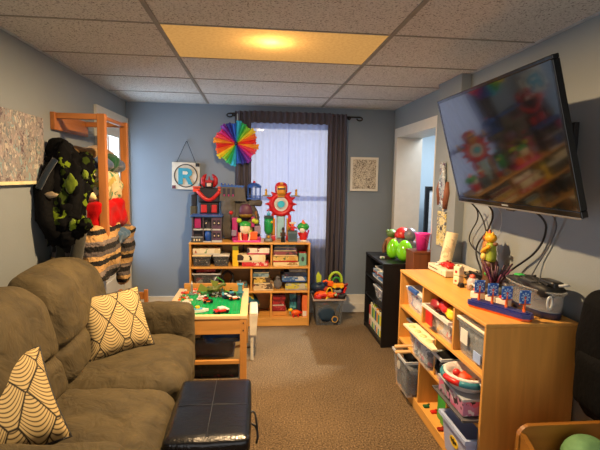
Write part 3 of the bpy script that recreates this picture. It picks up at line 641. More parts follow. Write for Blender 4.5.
toy('toy_rocket', 'thin grey and white brick tower at the back left of the baseplate', 'toy', [('column', MB().box(-.009, .009, -.009, .009, 0, .09, SILVER, .002)), ('tip', MB().cyl((0, 0, .09), (0, 0, .12), .007, WHITE, .002)), ('foot', MB().box(-.02, .02, -.02, .02, 0, .01, GREY, .001))], (-.535, 3.86, TZ))
for k, (x, y, a, b, lab) in enumerate(((-.60, 3.62, ORANGE, WHITE, 'brick figure in orange beside the left table rail'), (-.585, 3.50, RED, WHITE, 'brick figure in red standing left of the green baseplate'), (-.55, 3.68, WHITE, RED, 'brick figure in white behind the red brick figure'), (-.46, 3.78, WHITE, ORANGE, 'brick figure in white with orange legs left of the dragon'), (-.20, 3.90, BLACK, RED, 'black brick figure with red legs right of the dragon'))):
    toy('brick_figure', lab, 'figure', minifig(a, b), (x, y, TZ), k*.7, 'brick figures on the activity table')
toy('toy_robot', 'red brick robot standing at the left back of the baseplate', 'toy', [('body', bricks([RED, RED, WHITE, ORANGE], 12, .02, .014, .06, 3)), ('head', MB().box(-.01, .01, -.008, .008, .062, .078, WHITE, .002))], (-.57, 3.74, TZ))
toy('toy_tree', 'tiny dark green cone tree on the green baseplate', 'toy', [('foliage', MB().cyl((0, 0, .015), (0, 0, .07), .022, plain('#16402c', .5), .002)), ('trunk', MB().cyl((0, 0, 0), (0, 0, .016), .006, BROWN))], (-.27, 3.82, TZ))
toy('toy_plane', 'blue and white brick plane behind the front red racing car', 'toy', [('fuselage', MB().box(-.05, .05, -.012, .012, .01, .034, NAVY, .004)), ('wing', MB().box(-.015, .015, -.06, .06, .028, .034, WHITE, .002)), ('tail', MB().box(-.05, -.035, -.004, .004, .034, .06, SKY, .001)), ('skid', MB().box(-.03, .03, -.015, .015, 0, .01, BLACK, .002))], (-.22, 3.72, TZ), .5)
toy('toy_wagon', 'orange brick wagon at the right side of the baseplate', 'toy', minicar(ORANGE, WHITE, .09, .04, .028), (-.16, 3.68, TZ), .2)
toy('toy_tower', 'tall translucent teal brick tower on the right of the baseplate', 'toy', [('column', MB().box(-.018, .018, -.018, .018, 0, .11, clear('#4a98a8', .75, .2), .002)), ('platform', MB().box(-.03, .03, -.03, .03, .04, .046, TEAL, .001)), ('roof', MB().box(-.026, .026, -.026, .026, .11, .118, SKY, .001)), ('mast', MB().cyl((0, 0, .118), (0, 0, .15), .004, SILVER))], (-.115, 3.76, TZ))
toy('toy_crane', 'spindly grey brick crane arching over the dragon at the back', 'toy', [('mast', MB().tube([(0, 0, 0), (0, 0, .09), (.03, 0, .14)], .005, SILVER, 8)), ('jib', MB().tube([(.03, 0, .14), (.09, 0, .10), (.10, 0, .06)], .004, GREEN, 8)), ('cab', MB().box(-.015, .015, -.012, .012, 0, .03, LGREY, .002))], (-.36, 3.95-.02, TZ))
toy('brick_pile', 'loose heap of mixed bricks in front of the dragon', 'toy', [('bricks', bricks([plain('#5f6b2a', .5), BROWN, GREY, BLACK, WHITE], 26, .06, .03, .035, 5))], (-.33, 3.79, TZ))

for k, (x, y, cc, lab) in enumerate(((-.50, 3.90, [GREY, WHITE, ORANGE, RED], 'low heap of grey and orange bricks at the back left corner'), (-.42, 3.70, [RED, BLACK, WHITE], 'scatter of red and black bricks left of the orange vehicle'), (-.20, 3.80, [NAVY, SKY, BLACK, WHITE], 'small blue brick heap left of the teal tower'), (-.28, 3.92, [BROWN, GREEN, YELLOW], 'brown and green brick heap behind the cone tree'), (-.55, 3.58, [WHITE, RED, CREAM], 'white and red brick scatter near the left rail'))):
    toy('brick_pile', lab, 'toy', [('bricks', bricks(cc, 16, .035, .025, .03, 40+k))], (x, y, TZ), 0, 'brick heaps on the activity table')

# ------------------------------------------------------------------ bookshelf units
def shelf_unit(W, D, H, zs, divs, label, loc, rz, name='bookshelf'):
    """open side at local -y, x from 0..W, y 0..D; zs = top of bottom board and of the two middle boards"""
    t = thing(name, loc, label, 'bookshelf', rz=rz); T = .018
    MB().box(0, T, 0, D, 0, H-T, MAPLEZ, .002).build('side_panel', t); MB().box(W-T, W, 0, D, 0, H-T, MAPLEZ, .002).build('side_panel', t)
    MB().box(-.002, W+.002, -.003, D, H-T, H, MAPLEX, .004).build('top', t)
    MB().box(T, W-T, D-.008, D-.001, .0, H-T, wood('#b98645', 'x'), 0).build('back_panel', t)
    for z in zs: MB().box(T, W-T, 0.002, D-.008, z-T, z, MAPLEX, .002).build('shelf', t)
    MB().box(T, W-T, .003, .018, 0.003, zs[0]-T, MAPLEX, .002).build('plinth', t)
    lv = list(zs)+[H]
    for i, xs in enumerate(divs):
        for x in xs: MB().box(x-T/2, x+T/2, .006, D-.008, lv[i], lv[i+1]-T, MAPLEZ, .001).build('divider', t)
    return t
BX, BY = -.635, 4.40
shelf_unit(1.20, .36, .86, (.085, .365, .615), ((.408, .81), (.61,), (.81,)), 'light maple bookshelf full of games against the back wall under the window', (BX, BY, 0), 0)
# games and bins on it
def game(x0, x1, y0, y1, z0, z1, m, label, group, side=None, rot=0):
    t = thing('game_box', ((x0+x1)/2, (y0+y1)/2, z0), label, 'box', group, rot); w, d, h = (x1-x0)/2, (y1-y0)/2, z1-z0
    MB().box(-w+.003, w-.003, -d+.003, d-.003, 0, h*.3, side or CREAM, .001).build('base', t)
    MB().box(-w, w, -d, d, h*.22, h-.0008, m, .0015).build('lid', t); return t
def P_(*c, s=26): return printed(list(c), s)
g1 = 'game boxes on the top tier of the maple bookshelf'; g2 = 'game boxes on the middle tier of the maple bookshelf'; g3 = 'boxes on the bottom tier of the maple bookshelf'
bin_('storage_bin', -.61, -.425, 4.43, 4.70, .616, .712, SMOKE, 'small clear bin with cream lid, left of two on the top tier', 'small clear bins on the maple bookshelf', printed(['#2b2622', '#e8d8b8', '#3a332c', '#15171a'], 30), CREAM, .008, .005)
bin_('storage_bin', -.405, -.245, 4.43, 4.70, .616, .712, SMOKE, 'small clear bin with white lid, right of two on the top tier', 'small clear bins on the maple bookshelf', printed(['#2f3a34', '#e8d8b8', '#8c8a76', '#15171a'], 30), WHITE, .008, .005)
game(-.605, -.335, 4.44, 4.62, .733, .795, P_('#e9dfc6', '#d8c9a2', '#b56a4a', '#7fa06a', '#efe6cf'), 'long cream game box lying across the two small clear bins', g1, WHITE)
one('book', MB().box(-.213, -.205, 4.43, 4.62, .616, .825, YELLOW).box(-.165, -.157, 4.43, 4.62, .616, .825, YELLOW).box(-.205, -.165, 4.435, 4.615, .618, .822, CREAM).box(-.213, -.157, 4.428, 4.434, .616, .78, YELLOW).box(-.213, -.157, 4.427, 4.434, .78, .825, plain('#7c8a20', .5)), 'tall yellow folder standing upright on the top tier', 'book')
game(-.12, .145, 4.42, 4.66, .616, .66, P_('#d4383c', '#b8242c', '#e9c6b8'), 'flat red game box at the bottom of the cream stack', g1, RED)
game(-.165, .115, 4.42, 4.66, .662, .735, P_('#efe2bc', '#e6d2a0', '#3a2a20', '#e8d8ae', '#a4403a', '#f2e9cd', s=15), 'cream game box in the middle of the stack of three', g1, CREAM)
game(-.07, .155, 4.43, 4.66, .737, .80, P_('#eee6d6', '#e0d6cc', '#3a3440', '#8c3a4a', '#f2ede0', s=18), 'white game box on top of the stack of three', g1, plain('#c02c5a'))
game(.195, .455, 4.43, 4.70, .616, .660, P_('#e6d8ac', '#d8c48c', '#e0cfa0', '#a88a50'), 'pale cream game box at the bottom of the right top-tier stack', g1)
game(.19, .445, 4.42, 4.70, .662, .718, P_('#d2b464', '#8c5a2c', '#e6d090', '#5a6a3a', '#c89a4a'), 'yellow landscape-print game box second from the bottom of the right stack', g1, RED)
game(.195, .435, 4.44, 4.70, .720, .765, P_('#8a4a52', '#5a2a3a', '#c08a8a', '#40303a'), 'dull maroon game box below the navy ones on the top tier', g1)
game(.20, .43, 4.45, 4.70, .767, .802, P_('#3a3a4c', '#22263a', '#60506a'), 'dark grey-violet game box under the topmost navy box', g1)
game(.205, .42, 4.45, 4.70, .804, .834, P_('#2a4258', '#1c2c40', '#4a6a80'), 'topmost navy game box of the right top-tier stack', g1)
t = thing('tin_box', (.495, 4.50, .616), 'small teal upright tin with a dark emblem at the right end of the top tier', 'tin')
MB().box(-.038, .038, -.05, .05, 0, .13, plain('#6fa89c', .45), .004).build('body', t); MB().box(-.037, .037, -.049, .049, .13, .142, DRED, .003).build('cap', t); MB().sph((0, -.051, .07), (.016, .002, .026), DGREY, 12, 8).build('emblem', t)
t = bin_('storage_bin', -.612, -.33, 4.42, 4.72, .367, .545, SMOKE, 'large grey clear bin of red and white toys on the middle tier', None, printed(['#4a4a50', '#b04a44', '#7a8a88', '#2f3236', '#c8c4bc', '#3a3e44'], 24), None, .02, .01, LGREY)
game(-.575, -.385, 4.46, 4.68, .549, .585, P_('#b8332c', '#8e1e20', '#c8685a'), 'flat red game box on top of the large grey bin', g2, DRED)
t = thing('headset', (-.265, 4.50, .366), 'black padded headset lying on the middle tier', 'headset')
MB().tube([(.055*math.cos(a), 0, .11+.075*math.sin(a)) for a in [PI*k/12-.2 for k in range(15)]], .014, BLACKM, 10).build('band', t)
for sx in (-1, 1): MB().sph((sx*.05, -.01, .06), (.028, .04, .06), BLACKM, 14, 10).build('ear_cushion', t)
game(-.20, -.06, 4.45, 4.65, .366, .40, P_('#5a4a3e', '#3a2e28', '#8a7460'), 'low brown box on the floor of the middle tier', g2)
game(-.185, -.07, 4.46, 4.63, .402, .425, P_('#4a8a90', '#2f5a66', '#b0a890', '#7a4a3a'), 'small teal box on top of the low brown box', g2)
game(-.005, .20, 4.43, 4.70, .366, .432, P_('#d6c29a', '#a08a60', '#e0d0a8', '#8a4a3a', '#5a4a3a'), 'beige print game box at the bottom of the middle left stack', g2)
game(.0, .165, 4.42, 4.70, .434, .500, P_('#d0b054', '#a8803a', '#e6cc7c', '#4a3a2a'), 'mustard game box in the middle left stack', g2)
game(-.01, .15, 4.42, 4.70, .502, .540, P_('#5a7a8c', '#3c5a6e', '#8aa4b0'), 'grey-blue game box in the middle left stack', g2)
game(.0, .155, 4.45, 4.70, .542, .575, P_('#23201e', '#141312', '#6a3a20'), 'black game box on top of the middle left stack', g2)
t = thing('drawstring_pouch', (.245, 4.50, .366), 'small grey drawstring pouch between the two middle-tier stacks', 'pouch')
MB().sph((0, 0, .05), (.04, .04, .055), cloth('#6a6a70', 60), 16, 12, .15).build('bag', t); MB().sph((0, 0, .115), (.02, .02, .02), cloth('#6a6a70', 60), 12, 8, .2).build('neck', t)
game(.32, .545, 4.43, 4.70, .366, .435, P_('#c8c04a', '#8a9a3a', '#e0e0d0', '#7a8a94', '#b8b8ac'), 'yellow and silver game box at the bottom of the middle right stack', g2, SILVER)
game(.33, .53, 4.46, 4.70, .437, .455, P_('#30353c', '#4a5058'), 'thin charcoal box in the middle right stack', g2)
game(.285, .535, 4.42, 4.70, .457, .508, P_('#35609a', '#1f3f74', '#7a94b8', '#c8d0d8'), 'blue game box in the middle right stack', g2, BLUE)
game(.31, .54, 4.44, 4.70, .510, .550, P_('#1a2238', '#10141f', '#7a4a5a', '#2a3a5a'), 'dark navy print game box under the pale top box of the right stack', g2, NAVY)
game(.36, .535, 4.45, 4.70, .552, .580, P_('#a8a49c', '#8a8a88', '#c8c4b8'), 'pale grey game box on top of the middle right stack', g2)
heap('tote_bag', (-.085, 4.54, .185), (.22, .24, .19), printed(['#2f6f86', '#24586c', '#3a8098', '#1c4656', '#c8b83a'], 12), 'teal blue cloth bag bulging on the bottom tier', 'bag', rip=.012, nz=.03, seed=33, r=.09, fn2=lambda x, y, z: (x, y, z+.05*math.exp(-((x-.02)/.08)**2)))
one('wooden_box', MB().box(.19, .345, 4.48, 4.7, .086, .135, PINE, .003), 'low pine box under the red boxes on the bottom tier', 'box')
game(.19, .33, 4.47, 4.7, .137, .195, P_('#8e1e24', '#6a1218', '#b8484a'), 'dark red game box at the bottom of the red trio', g3, DRED)
game(.192, .315, 4.46, 4.7, .197, .250, P_('#a82a2c', '#d8c8bc', '#2a1a1c', '#701418'), 'red and white game box in the middle of the red trio', g3, WHITE)
game(.195, .325, 4.46, 4.7, .252, .31, P_('#a0201f', '#c04a40', '#701818'), 'red game box on top of the red trio', g3, DRED)
one('book', MB().box(.375, .445, 4.53, 4.56, .086, .30, P_('#2f8090', '#16485a', '#6ab0b4', '#0f2a38', s=40), .002).box(.378, .443, 4.534, 4.556, .084, .302, CREAM), 'teal picture book leaning at the back of the bottom tier', 'book')
one('book', MB().box(.448, .482, 4.46, 4.66, .086, .305, P_('#241f38', '#15131f', '#40304a', s=30), .002).box(.452, .478, 4.464, 4.668, .088, .307, CREAM), 'dark purple book standing next to the orange one', 'book')
t = thing('book', (.522, 4.54, .086), 'orange book with a white spine sticker at the right end of the bottom tier', 'book')
MB().box(-.025, -.021, -.1, .1, 0, .225, ORANGE).box(.021, .025, -.1, .1, 0, .225, ORANGE).box(-.025, .025, -.104, -.1, 0, .225, plain('#d8703a', .5)).build('cover', t); MB().box(-.021, .021, -.099, .098, .002, .222, CREAM).build('pages', t); MB().box(-.02, .02, -.106, -.104, .005, .06, WHITE).build('sticker', t)
toy('toy_dinosaur', 'orange and yellow toy dinosaur on the bottom tier in front of the teal book', 'toy', [('body', MB().sph((0, 0, .045), (.05, .028, .028), ORANGE, 16, 10, .1)), ('head', MB().sph((-.055, -.005, .075), (.025, .018, .018), YELLOW, 12, 8)), ('tail', MB().cyl((.04, 0, .045), (.085, 0, .03), .016, RED, .003)), ('leg', MB().cyl((-.025, -.02, 0), (-.025, -.015, .04), .010, RED)), ('leg', MB().cyl((.025, -.02, 0), (.025, -.015, .04), .010, RED)), ('leg', MB().cyl((-.025, .02, 0), (-.025, .015, .04), .010, RED)), ('leg', MB().cyl((.025, .02, 0), (.025, .015, .04), .010, RED))], (.43, 4.44, .086), .1)
# ------------------------------------------------------------------ toys on top of the maple bookshelf
Z0 = .8605
# big black and red robot
t = thing('toy_robot', (-.46, 4.66, Z0), 'large black and red horned toy robot at left end of bookshelf top', 'robot')
BR = plain('#1b1a20', .35); RR = plain('#b3141c', .35)
for s in (-1, 1):
    MB().box(s*.055-.035, s*.055+.035, -.05, .06, 0, .05, RR, .008).box(s*.055-.03, s*.055+.03, -.035, .04, .05, .17, BR, .008).box(s*.055-.026, s*.055+.026, -.03, .03, .17, .26, RR, .008).build('leg', t)
    MB().box(s*.115-.04, s*.115+.04, -.05, .05, .455, .535, BR, .012).box(s*.125-.035, s*.125+.035, -.058, -.045, .49, .525, plain('#e2482a', .4), .004).box(s*.125-.04, s*.125+.04, -.045, .045, .528, .545, plain('#e2482a', .4), .004).build('shoulder', t)
    MB().box(s*.155-.028, s*.155+.028, -.035, .035, .34, .46, BR, .01).box(s*.16-.034, s*.16+.034, -.045, .045, .22, .345, plain('#4b4632', .45), .012).box(s*.16-.02, s*.16+.02, -.03, .03, .17, .225, DGREY, .008).build('arm', t)
MB().box(-.095, .095, -.05, .06, .26, .38, BR, .012).box(-.08, -.02, -.062, -.048, .28, .36, RED, .005).box(.025, .08, -.062, -.048, .28, .36, RED, .005).box(-.012, .018, -.064, -.05, .27, .37, BLACK, .003).box(-.11, .11, -.055, .065, .38, .53, BR, .015).build('torso', t)
MB().tube([(-.11+.22*k/12, -.065, .50-.09*math.sin(PI*k/12)) for k in range(13)], .02, RED, 10).build('chest_plate', t)
MB().box(-.085, .085, -.06, .03, .215, .265, RR, .008).build('waist', t)
h = MB().box(-.04, .04, -.04, .04, .53, .61, BR, .012).box(-.022, .022, -.05, -.038, .545, .58, plain('#d8b8a8', .4), .004).box(-.035, .035, -.048, -.036, .585, .61, RR, .003)
h = h.build('head', t)
for s in (-1, 1): MB().tube([(s*.035, 0, .545), (s*.062, 0, .58), (s*.064, 0, .62), (s*.046, -.005, .65)], [.024, .026, .024, .018], RR, 10, 0).cyl((s*.046, -.005, .65), (s*.028, -.005, .672), .018, RR, .003).cyl((0, -.02, .60), (0, -.03, .65), .018, RR, .004).build('horn', h)
# toy town house
t = thing('toy_house', (-.465, 4.50, Z0), 'grey toy town building with blue roof and door, left front of bookshelf top', 'toy house')
GW = plain('#4f4450', .55)
MB().box(-.145, .145, .0, .08, 0, .25, plain('#3d3640', .5), .002).box(-.145, -.13, -.07, 0, .0, .25, GW).box(-.04, -.03, -.07, 0, 0, .25, GW).box(.045, .055, -.07, 0, 0, .25, GW).box(.135, .145, -.07, 0, 0, .25, GW).box(-.14, .145, -.07, 0, .118, .132, LGREY, .001).box(.055, .135, -.065, -.05, .02, .25, plain('#5a3e58', .55)).build('walls', t)
MB().box(-.155, .155, -.085, .09, .25, .27, plain('#2b4f8e', .4), .004).build('roof', t)
MB().lathe([(.0, .10), (.025, .095), (.033, .07), (.033, .0), (0, 0)], BLUE, (.008, -.045, .012), 16).build('door', t)
for x, z in ((.075, .045), (.115, .045), (.075, .17), (.115, .17), (-.005, .17)): MB().box(x-.014, x+.014, -.072, -.064, z, z+.05, plain('#241e2a', .3), .001).sph((x, -.074, z+.02), (.007, .003, .007), CREAM, 8, 6).build('window', t)
MB().box(-.12, -.06, -.05, -.045, .14, .24, MAG).build('curtain', t)
MB().box(-.15, -.04, -.085, -.0, 0, .05, DGREY, .002).box(-.15, -.04, -.085, -.07, .05, .055, LGREY).build('porch', t); MB().box(.05, .15, -.088, -.07, 0, .02, LGREY, .002).box(-.035, .045, -.088, -.07, 0, .012, LGREY, .002).build('step', t)
for x in (-.12, -.095, -.07): MB().box(x-.006, x+.006, -.088, -.084, .015, .035, CREAM).build('sign', t)
# rock castle
t = thing('toy_castle', (-.135, 4.66, Z0), 'tall dark grey rock toy castle with blue battlements in the middle of the bookshelf top', 'toy castle')
b = MB()
b.soft((-.13, 0, .22), (.15, .16, .44), .05, ROCK, 14, 0, .03, 9, seed=2); b.soft((.02, .02, .20), (.26, .14, .40), .06, ROCK, 14, 0, .035, 8, seed=3); b.soft((.13, -.01, .14), (.12, .16, .28), .05, ROCK, 12, 0, .03, 9, seed=6)
b.soft((.14, .0, .38), (.14, .14, .06), .02, ROCK, 8, 0, .015, 9, seed=7)
b.build('rock', t)
MB().prism([(-.22, .40), (-.20, .57), (.03, .55), (.05, .40)], 'y', -.075, .06, plain('#57534f', .6)).build('upper_hall', t)
for x in (-.17, -.125, -.08): MB().box(x-.014, x+.014, -.079, -.073, .45, .53, plain('#241a30', .4)).box(x-.007, x+.007, -.082, -.078, .45, .47, MAG).build('window', t)
f = MB()
for k in range(7): f.box(-.205+k*.035, -.19+k*.035, -.078, -.06, .555-.004*k, .585-.004*k, BLUE, .002)
f.box(-.205, .03, -.08, .06, .545, .56, plain('#2b5fb0', .4), .003); f.build('battlement', t)
f = MB().box(.06, .205, -.07, .06, .42, .435, BLUE, .003)
for x in (.07, .11, .15, .195): f.cyl((x, -.06, .435), (x, -.06, .54), .006, BLUE); f.cyl((x, .05, .435), (x, .05, .54), .006, BLUE)
f.box(.06, .205, -.07, -.065, .455, .46, BLUE); f.lathe([(.075, 0), (.075, .015), (.055, .035), (.02, .05), (0, .052)], BLUE, (.133, -.005, .54)); f.sph((.133, -.005, .595), .014, RED, 10, 8); f.build('turret', t)
MB().sph((.05, -.10, .30), (.07, .035, .075), plain('#5c2f44', .5), 16, 12, .1).build('dome', t)
MB().lathe([(.0, 0), (.06, .005), (.07, .03), (.055, .05), (0, .055)], plain('#8a6a1c', .45), (.05, -.10, .235), 16, 1, .5).build('crest', t)
MB().sph((-.10, -.10, .285), .02, RED, 12, 8).cyl((-.10, -.10, .2), (-.10, -.10, .275), .006, DGREY).build('beacon', t)
MB().box(.14, .165, -.08, -.06, .22, .30, plain('#8a5a1c', .5), .006).build('lantern', t)
# fun house
t = thing('toy_funhouse', (-.075, 4.49, Z0), 'magenta, yellow and orange toy fun house with a green topped round gate', 'toy house')
MB().box(-.145, .145, -.02, .07, 0, .05, MAG, .004).box(-.145, -.09, -.03, .06, .05, .24, MAG, .006).box(-.06, .06, .0, .06, .05, .2, plain('#7a6a3a', .5), .004).box(.045, .08, -.03, .06, .15, .25, MAG, .006).build('base', t)
for x, z in ((-.075, .215), (.03, .10), (.095, .205), (.075, .215)): MB().soft((x, -.03, z), (.05, .05, .045), .02, plain('#b4c22a', .4), 5).build('block', t, label='yellow-green block')
for x, z, w in ((-.065, .05, .035), (.065, .06, .085)): MB().box(x-(w/2), x+w/2, -.055, -.02, z-.035, z+.045, ORANGE, .004).build('gate_panel', t, label='orange panel')
for q in ((.075, .14, -.03, .05, .08, .16), (-.15, -.10, -.05, -.02, .06, .12)): MB().box(*q, plain('#8a7a94', .5), .006).build('tower_block', t, label='lilac grey block')
MB().sph((-.015, -.045, .135), (.052, .03, .055), plain('#e8d2b0', .5), 18, 12).build('round_panel', t)
MB().lathe([(.058, 0), (.055, .02), (.03, .04), (0, .046)], GREEN, (-.015, -.03, .165), 18, 1, .8).build('gate_roof', t)
MB().box(-.04, .01, -.06, -.03, .01, .09, RED, .008).build('gate_door', t)
for s in (-1, 1): MB().tube([(-.015+s*.045, -.05, .10), (-.015+s*.045, -.055, .05), (-.015+s*.035, -.06, .015)], .008, plain('#e8d2b0', .5), 8, 1).build('gate_post', t)
MB().box(-.13, .14, -.07, -.05, 0, .018, PINK, .003).build('step', t)
# green canister
t = thing('toy_canister', (.145, 4.50, Z0), 'translucent green toy canister with grey base left of the red tower', 'toy')
MB().lathe([(.03, 0), (.045, .0), (.045, .02), (.028, .035), (.03, .06), (.018, .07)], GREY, seg=20).build('base', t)
MB().lathe([(.0, .068), (.028, .075), (.044, .11), (.046, .19), (.044, .235), (.0, .235)], clear('#0f9a4a', .85, .15), seg=20).build('tank', t)
MB().cyl((0, 0, .235), (0, 0, .25), .048, plain('#1f4a3a', .4)).sph((.03, -.03, .20), .014, YELLOW, 10, 8).sph((-.0, -.035, .05), .016, GOLD, 10, 8).build('cap', t)
toy('toy_drone', 'small pale blue toy flyer above the green canister', 'toy', [('body', MB().box(-.045, .045, -.02, .02, .0, .012, DGREY, .003)), ('cockpit', MB().sph((0, 0, .026), (.02, .016, .018), SKY, 12, 8)), ('fin', MB().cyl((0, 0, .04), (0, 0, .075), .006, SKY, .002))], (.145, 4.50, Z0+.2515))
# red tower
t = thing('toy_tower', (.275, 4.60, Z0), 'tall red and gold armoured toy tower with a glowing blue round core', 'toy')
TR = plain('#c01822', .3); TGc = plain('#c98a2a', .35, .3)
for s in (-1, 1):
    MB().box(s*.085-.03, s*.085+.03, -.05, .05, 0, .055, TR, .008).box(s*.08-.022, s*.08+.022, -.03, .03, .055, .23, TGc, .008).box(s*.09-.016, s*.09+.016, -.035, .035, .14, .26, TR, .006).build('leg', t)
    MB().box(s*.105, s*.19, -.03, .03, .455, .467, plain('#7a7468', .5), .003).build('platform', t)
    MB().cyl((s*.155, 0, .467), (s*.155, 0, .51), .014, GOLD, .01).sph((s*.155, 0, .52), .012, GOLD, 10, 8).build('gold_post', t)
    for k in range(5):
        a = -.9+k*.45; MB().cyl((s*math.cos(a)*.10, 0, .375+math.sin(a)*.115), (s*math.cos(a)*.165, 0, .375+math.sin(a)*.16), .028, TR, .004).build('spike', t)
ring = MB(); ring.tube([(.098*math.cos(a), 0, .375+.10*math.sin(a)) for a in [2*PI*k/28 for k in range(29)]], .03, TR, 10); ring.build('ring_frame', t)
MB().cyl((0, .02, .375), (0, -.012, .375), .08, plain('#c8ccd0', .3)).build('disc', t); MB().cyl((0, -.012, .375), (0, -.024, .375), .036, plain('#29b5d8', .2)).tube([(.04*math.cos(a), -.02, .375+.04*math.sin(a)) for a in [2*PI*k/20 for k in range(21)]], .006, SILVER, 8).build('core', t)
MB().box(-.038, .038, -.01, .02, .02, .25, plain('#9ccbe2', .25), .01).box(-.046, .046, .015, .03, .0, .26, LGREY, .004).build('lift_shaft', t)
MB().soft((0, 0, .535), (.13, .11, .135), .05, TR, 10).box(-.016, .016, -.062, -.04, .575, .60, TGc, .003).build('helmet', t); MB().soft((0, -.042, .52), (.094, .045, .10), .022, TGc, 6).box(-.040, .040, -.068, -.060, .525, .543, DGREY, .003).build('visor', t)
MB().box(-.04, .04, -.03, .03, .445, .485, TGc, .008).build('neck', t)
toy('action_figure', 'small dark brown action figure standing in front of the red tower', 'figure', [('torso', MB().box(-.018, .018, -.012, .012, .055, .10, plain('#2a1c18', .5), .004)), ('leg', MB().cyl((-.01, 0, 0), (-.01, 0, .056), .010, BLACKM)), ('leg', MB().cyl((.01, 0, 0), (.01, 0, .056), .010, BLACKM)), ('arm', MB().cyl((-.022, 0, .06), (-.02, 0, .098), .007, BROWN)), ('arm', MB().cyl((.022, 0, .06), (.02, 0, .098), .007, BROWN)), ('head', MB().sph((0, 0, .118), (.014, .014, .018), BROWN, 12, 8)), ('helmet', MB().cyl((0, 0, .125), (0, 0, .15), .016, BLACKM, .008))], (.29, 4.45, Z0))
t = thing('toy_crate', (.39, 4.50, Z0), 'blue-grey toy cabinet box right of the red tower', 'box'); MB().box(-.048, .048, -.035, .035, 0, .105, plain('#4f6a7c', .45), .006).build('body', t); MB().box(-.038, .038, -.038, -.035, .02, .085, plain('#3b5261', .4), .002).build('door', t); MB().box(-.05, .05, -.037, .037, .105, .112, DGREY, .002).build('lid', t)
toy('action_figure', 'small red and white toy figure standing on the blue-grey cabinet box', 'figure', [('body', MB().box(-.02, .02, -.014, .014, 0, .045, RED, .004)), ('arm', MB().cyl((-.02, 0, .035), (-.045, 0, .055), .008, ORANGE)), ('arm', MB().cyl((.02, 0, .035), (.045, 0, .02), .008, RED)), ('head', MB().sph((0, 0, .058), .016, ORANGE, 10, 8)), ('hat', MB().box(-.032, .032, -.018, .018, .068, .086, plain('#d8d0c8', .5), .004))], (.39, 4.50, Z0+.1125))
toy('toy_turtle', 'red and white toy creature with green shell, right end of bookshelf top', 'toy', [('body', MB().soft((0, 0, .06), (.075, .07, .11), .03, RED, 8)), ('shell', MB().sph((.0, .01, .15), (.062, .055, .045), GREEN, 16, 10, .12, 6)), ('crest', MB().cyl((0, 0, .18), (-.005, 0, .225), .026, ORANGE, .004)), ('belly', MB().sph((-.012, -.03, .12), (.03, .018, .03), WHITE, 12, 8)), ('arm', MB().cyl((.035, 0, .03), (.055, -.01, .12), .009, MAG)), ('arm', MB().cyl((-.035, 0, .06), (-.05, -.02, .09), .010, RED)), ('foot', MB().box(-.03, .03, -.05, -.01, 0, .018, WHITE, .006))], (.50, 4.50, Z0))

# ------------------------------------------------------------------ big clear toy bin on the floor by the bookshelf
t = bin_('toy_bin', .60, .935, 4.36, 4.68, .002, .285, clear('#8a9096', .5, .2), 'big clear plastic bin heaped with toys, on the floor right of the bookshelf', None, printed(['#3a3230', '#a0301e', '#1f2d44', '#4a4038', '#24486a', '#15181c'], 11), None, .03, .012, clear('#b8a8a0', .7, .4))
part(t, 'print', MB().cyl((.83, 4.383, .07), (.83, 4.377, .07), .034, plain('#c89a4a', .5), seg=24).cyl((.83, 4.3765, .07), (.83, 4.3755, .07), .024, plain('#243c5a', .5), seg=24), 'round gold ring motif')
part(t, 'panel', MB().sph((.75, 4.39, .13), (.085, .010, .085), plain('#20384e', .5), 16, 10, .25))
hz = .29
def lump(name, c, r, m, label, nz=.2, group='toys heaped in the big clear bin', extra=None):
    mb = MB().sph(c, r, m, 16, 12, nz, 4)
    if extra: extra(mb)
    return one(name, mb, label, 'toy', group)
lump('toy_truck', (.70, 4.45, .31), (.08, .06, .04), ORANGE, 'orange toy lump at the front left rim of the big bin', extra=lambda m: m.box(.66, .75, 4.39, 4.45, .30, .33, RED, .008))
lump('toy_truck', (.86, 4.46, .30), (.07, .06, .035), DRED, 'dark red toy at the front right rim of the big bin', extra=lambda m: m.box(.83, .90, 4.41, 4.45, .29, .32, RED, .008))
lump('toy_launcher', (.68, 4.52, .375), (.085, .07, .055), plain('#16304e', .5), 'dark blue toy at the left of the heap', extra=lambda m: m.tube([(.62, 4.5, .36), (.66, 4.48, .42), (.70, 4.48, .43)], .012, NAVY, 8))
lump('toy_engine', (.85, 4.56, .36), (.09, .07, .055), plain('#3a3438', .5), 'dark grey toy in the middle of the heap', extra=lambda m: m.cyl((.86, 4.48, .35), (.86, 4.46, .35), .04, DGREY))
lump('toy_gear', (.965-.05, 4.52, .335), (.045, .05, .04), NAVY, 'navy and red toy sticking out at the right rim', extra=lambda m: m.cyl((.93, 4.45, .33), (.95, 4.44, .39), .012, RED).cyl((.90, 4.47, .33), (.90, 4.46, .37), .011, BLUE))
for k, (x, y, zz, m, lab) in enumerate(((.66, 4.40, .30, RED, 'red toy scrap at the left front corner of the heap'), (.79, 4.42, .315, ORANGE, 'orange toy scrap behind the yellow loop'), (.74, 4.50, .36, plain('#b8401c', .5), 'rust toy scrap in the middle of the heap'), (.93, 4.50, .39, DRED, 'dark red toy scrap high at the right of the heap'), (.64, 4.56, .36, plain('#1c4a6a', .5), 'blue toy scrap at the far left of the heap'), (.80, 4.62, .40, PURPLE, 'purple toy scrap at the back of the heap'), (.90, 4.40, .30, BLACKM, 'black toy scrap at the right front corner of the heap'))):
    lump('toy_scrap', (x, y, zz), (.04, .035, .03), m, lab, .5, extra=lambda mm, x=x, y=y, zz=zz, m=m: mm.cyl((x-.03, y-.02, zz), (x+.045, y-.03, zz+.03), .010, m).box(x-.02, x+.02, y-.04, y-.02, zz-.01, zz+.015, m, .004))
one('toy_sword', MB().prism([(.655, .36), (.69, .36), (.70, .50), (.665, .545), (.645, .50)], 'y', 4.50, 4.515, plain('#b6cc3a', .4)), 'lime green toy blade standing upright in the heap', 'toy')
